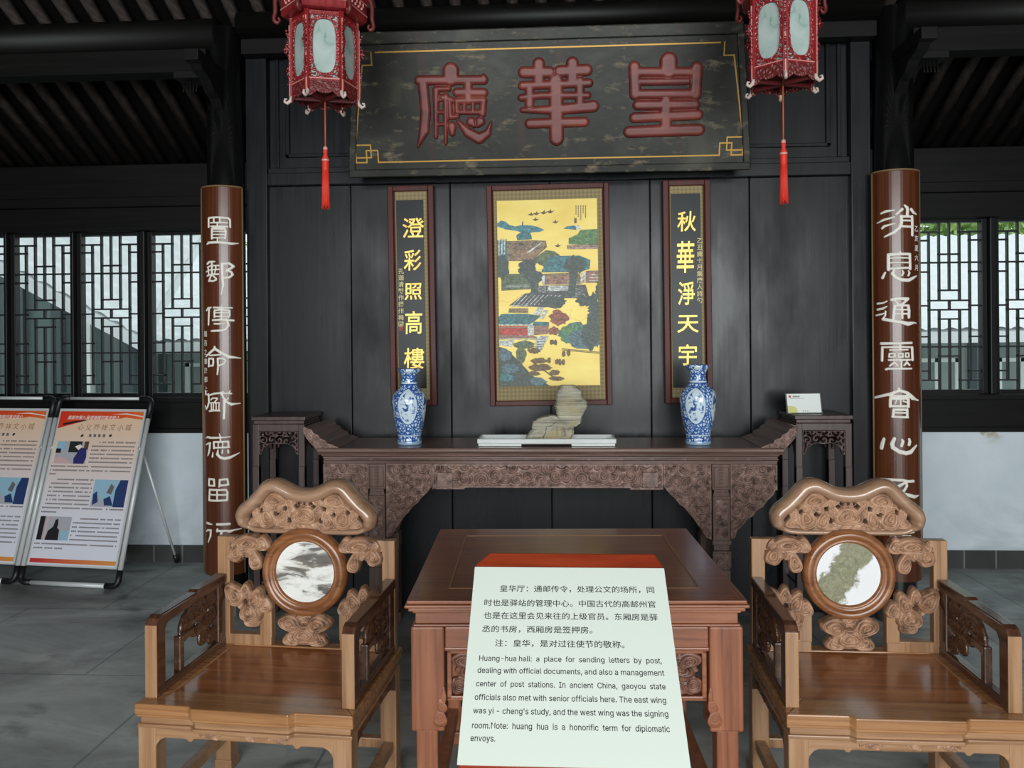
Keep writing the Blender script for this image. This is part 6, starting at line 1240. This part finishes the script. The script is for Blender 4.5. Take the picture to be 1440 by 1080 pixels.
# ------------------------------------------------------------------ tilted explanation sign on its stand
MAT['sign_red'] = wood('orange_red_veneer', L(108, 38, 20), L(146, 54, 29), L(172, 76, 44), 'X', .32, grain=.8, coat=.3)
MAT['sign_paper'] = plain('pale_green_white_sheet', L(208, 216, 206), .5); MAT['ink'] = plain('black_print', L(34, 38, 36), .6)
ST, SB = at(803, 799, 1.763), at(802, 1079, 1.426); sw = .42
d = (ST-SB); SH = d.length; stilt = math.atan2(d.y, d.z)
SM = Matrix.Translation(((ST.x+SB.x)/2, SB.y, SB.z)) @ Matrix.Rotation(-stilt, 4, 'X'); SF = Frame(SM)
sg = thing('sign_stand', 'tilted white explanation sign on an orange-red wooden stand before the table', 'sign', mat=SM)
ext = .043; b = MB(); h2 = sw/2
b.prism([(-h2+.025, -.06), (h2-.025, -.06), (h2, -.04), (h2, SH+.012), (h2-.014, SH+ext), (-h2+.03, SH+ext), (-h2, SH+.012), (-h2, -.04)], .002, .02, 'XZ'); b.build('board', MAT['sign_red'], sg, .004)
b = MB(); b.box(-h2-.002, h2+.002, -.002, .0015, 0, SH); b.build('sheet', MAT['sign_paper'], sg)
inv = SM.inverted(); R3 = inv.to_3x3()
b = MB(); low = Vector(SB)+Vector((0, .12, .0)); p0 = inv @ Vector((SB.x, SB.y+.14, 0.03)); p1 = inv @ Vector((SB.x, SB.y+.14, .865))
b.bar(p0, p1, .06, .06, up=tuple(R3 @ Vector((0, 1, 0)))); b.build('post', MAT['sign_red'], sg, .004)
b = MB(); q0 = inv @ Vector((SB.x, SB.y-.06, .016)); q1 = inv @ Vector((SB.x, SB.y+.36, .016)); b.bar(q0, q1, .36, .03, up=tuple(R3 @ Vector((0, 0, 1)))); b.build('base', MAT['sign_red'], sg, .004)
b = MB()
def latin(mb, s, u, v, size, width, layer):
    """A line of plain sans lettering: advances, outlines and triangles as kept in LATIN (500 units to the em)."""
    tot = sum(LATIN[c][0] for c in s); sx = width/tot; x = u
    for c in s:
        a, vs, fs = LATIN[c]; p = [int(k) for k in vs.split()]; t = [int(k) for k in fs.split()]
        if p: mb.add([(x+p[i]*sx, -layer, v+p[i+1]*size/500) for i in range(0, len(p), 2)], [tuple(t[i:i+3]) for i in range(0, len(t), 3)])
        x += a*sx
CN = [('皇华厅：通邮传令，处理公文的场所，同', 703, 920, 825, 14.5, 835), ('时也是驿站的管理中心。中国古代的高邮州官', 681, 922, 843, 15, 855), ('也是在这里会见来往的上级官员。东厢房是驿', 680, 925, 862, 15, 873), ('丞的书房，西厢房是签押房。', 678, 833, 882, 15, 892), ('注：皇华，是对过往使节的敬称。', 696, 878, 902, 15, 912)]
EN = [('Huang-hua hall:  a  place  for  sending  letters  by  post,', 673, 931, 925, 932), ('dealing with official documents, and also a management', 671, 934, 942, 949), ('center  of  post  stations.  In  ancient  China,  gaoyou  state', 669, 936, 961, 968), ('officials also met with senior officials here. The east wing', 667, 937, 979, 987), ("was yi - cheng's study, and the west wing was the signing", 665, 940, 998, 1006), ('room.Note:  huang  hua  is  a  honorific  term  for  diplomatic', 663, 942, 1017, 1027), ('envoys.', 661, 697, 1038, 1045)]
for s, x0, x1, yc, hh, yb in CN:
    u0, v = SF.uv(x0, yb-2); u1, _ = SF.uv(x1, yb-2); n = len(s); gw = (u1-u0)/(n-.15)
    write(b, s, u0, v+.0015, gw*.95, .0026, width=(u1-u0), weight=.004)
b.build('chinese_text', MAT['ink'], sg); b = MB()
for s, x0, x1, yc, yb in EN:
    u0, v = SF.uv(x0, yb-2); u1, _ = SF.uv(x1, yb-2); latin(b, s, u0, v, .0225, u1-u0, .0026)
b.build('english_text', MAT['ink'], sg)

# ------------------------------------------------------------------ poster stands by the left wall
MAT['alu'] = plain('brushed_aluminium_tube', L(206, 209, 210), .4, .15); MAT['plastic'] = plain('black_plastic_joint', L(20, 22, 24), .45)
def print_grad():
    t = NT('poster_peach_to_white_print'); sp = t.n('ShaderNodeSeparateXYZ', {'Vector': t.coord()})
    t.base(t.ramp(sp.outputs[2], [(.25, L(224, 226, 238)), (.62, L(226, 210, 206)), (1.05, L(232, 196, 160))])); t.rough(.4); return t.m
def header_grad():
    t = NT('poster_red_to_orange_header'); sp = t.n('ShaderNodeSeparateXYZ', {'Vector': t.coord()})
    t.base(t.ramp(sp.outputs[0], [(.0, L(214, 58, 34)), (.5, L(222, 84, 40)), (1.0, L(226, 164, 84))])); t.rough(.4)
    t.t.nodes['Color Ramp'].color_ramp.elements[0].position = 0.0; return t.m
def foot_grad():
    t = NT('poster_red_to_yellow_footer'); sp = t.n('ShaderNodeSeparateXYZ', {'Vector': t.coord()})
    t.base(t.ramp(sp.outputs[0], [(.05, L(200, 56, 62)), (.62, L(222, 150, 76))])); t.rough(.4); return t.m
PMS = [print_grad(), header_grad(), foot_grad()]+[plain('poster_'+n, L(*c), .4) for n, c in (('white', (240, 226, 216)), ('brown', (150, 110, 84)), ('ink', (112, 104, 108)), ('black', (38, 36, 40)), ('navy', (52, 50, 112)), ('blue', (150, 190, 210)), ('deep_blue', (44, 62, 110)), ('grey', (176, 176, 184)), ('dark_photo', (40, 46, 44)), ('rose', (210, 176, 176)), ('olive', (100, 70, 44)))]
PBG, PHD, PFT, PWH, PBR, PIN, PBK, PNV, PBL, PDB, PGR, PDK, PRS, POL = range(14)
def poster_stand(BL_, BR_, TL_, TR_, label, shift=None):
    ex = (BR_-BL_); w = ex.length; ex.normalize(); mid = (TL_+TR_)/2-(BL_+BR_)/2; ez = (mid-ex*mid.dot(ex)); h = ez.length; ez.normalize(); ey = ez.cross(ex)
    M = Matrix(((ex.x, ey.x, ez.x, BL_.x), (ex.y, ey.y, ez.y, BL_.y), (ex.z, ey.z, ez.z, BL_.z), (0, 0, 0, 1))); inv = M.inverted()
    t = thing('poster_stand', label, 'display stand', mat=M, group='poster stands')
    r = .016
    b = MB()
    for x in (0, w): b.tube([(x, 0, .085), (x, 0, h-.12)], r, 10)
    b.tube([(.06, 0, 0.0), (w-.06, 0, 0.0)], r, 10); b.tube([(.06, 0, h), (w-.06, 0, h)], r*.7, 10); b.build('tube_frame', MAT['alu'], t)
    for x in (0, w):
        b = MB(); s = 1 if x == 0 else -1; b.tube([(x, 0, .10), (x, 0, .03), (x+s*.012, 0, .01), (x+s*.035, 0, 0), (x+s*.085, 0, 0)], r*1.25, 10); b.build('foot_joint', MAT['plastic'], t)
        b = MB(); b.tube([(x, 0, h-.14), (x, 0, h-.03), (x+s*.012, 0, h-.01), (x+s*.035, 0, h), (x+s*.085, 0, h)], r*1.25, 10); b.build('top_joint', MAT['plastic'], t)
    pz0, pz1 = .105, h-.075; px0, px1 = .025, w-.025
    b = MB(); b.box(px0, px1, -.006, .004, pz0, pz1); b.build('board', MAT['alu'], t)
    # printed sheet, in its own coordinates: x across, z up
    PW, PHh = px1-px0-.024, pz1-pz0-.03; b = MB()
    U = lambda x: x*PW
    V = lambda y: PHh*(1-y)
    def q(x0, x1, y0, y1, l, mi): b.rect(U(x0), U(x1), V(y1), V(y0), l, mi)
    def pg(pts, l, mi): b.flat([(U(x), V(y)) for x, y in pts], l, mi)
    q(0, 1, 0, 1, 0.0, PBG); pg([(0, 0), (1, 0), (1, .055), (.8, .04), (.72, .05), (.35, .06), (.2, .085), (.08, .105), (0, .12)], .0004, PHD); pg([(.62, .02), (.8, .012), (1, .03), (1, .036), (.8, .02)], .0006, PWH)
    pg([(.05, .085), (.16, .07), (.32, .058), (.34, .063), (.2, .08), (.06, .098)], .0008, PBK)
    write(b, '高邮市第九届道德模范事迹简介', U(.10), V(.056), .032, .0012, width=PW*.62, shear=.2, mat=PWH, weight=.012)
    for i, c_ in enumerate('心义乔祥文小城'): write(b, c_, U(.24+i*.095), V(.125+.004*(i % 2)), .048, .0008, mat=PBR, shear=.15)
    pg([(.30, .165), (.33, .155), (.335, .17), (.305, .178)], .0008, PBK); pg([(.64, .16), (.67, .153), (.672, .168), (.645, .175)], .0008, PBK)
    for i in range(4): q(.40+.055*i, .43+.055*i, .155, .175, .0008, PIN)
    rg = random.Random(7)
    def para(x0, x1, y, n, last=None, ind=False):
        for i in range(n):
            x = x0+(.08 if ind and i == 0 else 0); xe = last if (last and i == n-1) else x1
            while x < xe:
                wd_ = .010+.008*rg.random()
                if rg.random() > .1: q(x, min(x+wd_, xe), y+i*.0265, y+i*.0265+.0095, .0005, PIN)
                x += wd_+.005
    para(.46, .97, .205, 6, ind=True); para(.02, .97, .368, 2); para(.02, .12, .42, 1)
    para(.05, .56, .455, 7, ind=True); para(.02, .97, .64, 1); para(.02, .2, .667, 1)
    para(.42, .97, .705, 6, ind=True); para(.02, .97, .868, 1); para(.02, .36, .895, 1)
    # three photographs
    q(.04, .42, .205, .355, .0005, PGR); q(.04, .14, .21, .27, .0008, PBL); q(.19, .34, .205, .28, .0008, PDK); pg([(.03+.01, .355), (.04, .32), (.12, .31), (.24, .345), (.22, .355)], .0008, PRS); pg([(.28, .355), (.27, .32), (.33, .25), (.40, .25), (.42, .31), (.40, .355)], .0010, PNV); pg([(.26, .24), (.32, .225), (.35, .24), (.31, .265)], .0011, PWH); q(.37, .42, .205, .26, .0008, POL); q(.04, .1, .255, .285, .0010, PBK)
    q(.58, .97, .455, .63, .0005, PBL); pg([(.58, .63), (.6, .56), (.66, .56), (.72, .6), (.82, .63)], .0008, PGR); pg([(.60, .62), (.59, .55), (.63, .53), (.66, .60)], .0009, PDB); pg([(.72, .58), (.79, .56), (.84, .62), (.74, .62)], .0009, PDB); pg([(.84, .63), (.84, .52), (.88, .455), (.97, .455), (.97, .63)], .0010, PDB); pg([(.74, .54), (.78, .48), (.82, .5), (.8, .55)], .0009, PIN)
    q(.03, .40, .70, .85, .0005, PGR); q(.03, .09, .70, .85, .0008, PBK); q(.11, .13, .70, .85, .0008, PRS); pg([(.13, .85), (.15, .79), (.20, .765), (.215, .72), (.245, .715), (.255, .75), (.25, .77), (.28, .785), (.285, .85)], .0010, PBK); q(.30, .40, .79, .85, .0008, PBL)
    q(0.01, 1, .965, .992, .0005, PFT)
    po = b.build('printed_sheet', PMS, t, loc=(px0+.012, -.0072, pz0+.012))
    # rear legs
    b = MB(); A = M.to_3x3().inverted()
    for x in (0.02, w-.02):
        b = MB(); top = Vector((x, .02, h*.72)); wt = M @ top; foot = Vector((wt.x+.10, min(5.42, wt.y+.28), .02)); b.tube([top, inv @ foot], .009, 8)
        b2 = MB(); fl_ = inv @ foot; b2.tube([fl_, fl_+(top-fl_).normalized()*.06], .017, 8); b2.build('rubber_foot', MAT['plastic'], t)
        b.tube([top+Vector((0, -.03, 0)), top+Vector((0, .01, 0))], .012, 8); b.build('rear_leg', MAT['alu'], t)
    return t
def corners(bl, br, tl, tr, yl, yr):
    B0, B1 = on_floor(*bl, .02), on_floor(*br, .02); return B0, B1, at(tl[0], tl[1], B0.y+yl), at(tr[0], tr[1], B1.y+yr)
c4 = corners((28, 818), (165, 825), (96, 561), (226, 560), .36, .36)
poster_stand(*c4, 'whole poster stand with three photographs and an orange header by the left wall')
sh = at(-143, 560, 5.3)-at(0, 560, 5.3)
off = Vector((-.745, .085, 0))
poster_stand(*[p+off for p in c4], 'poster stand cut off by the left edge, beside the whole one')
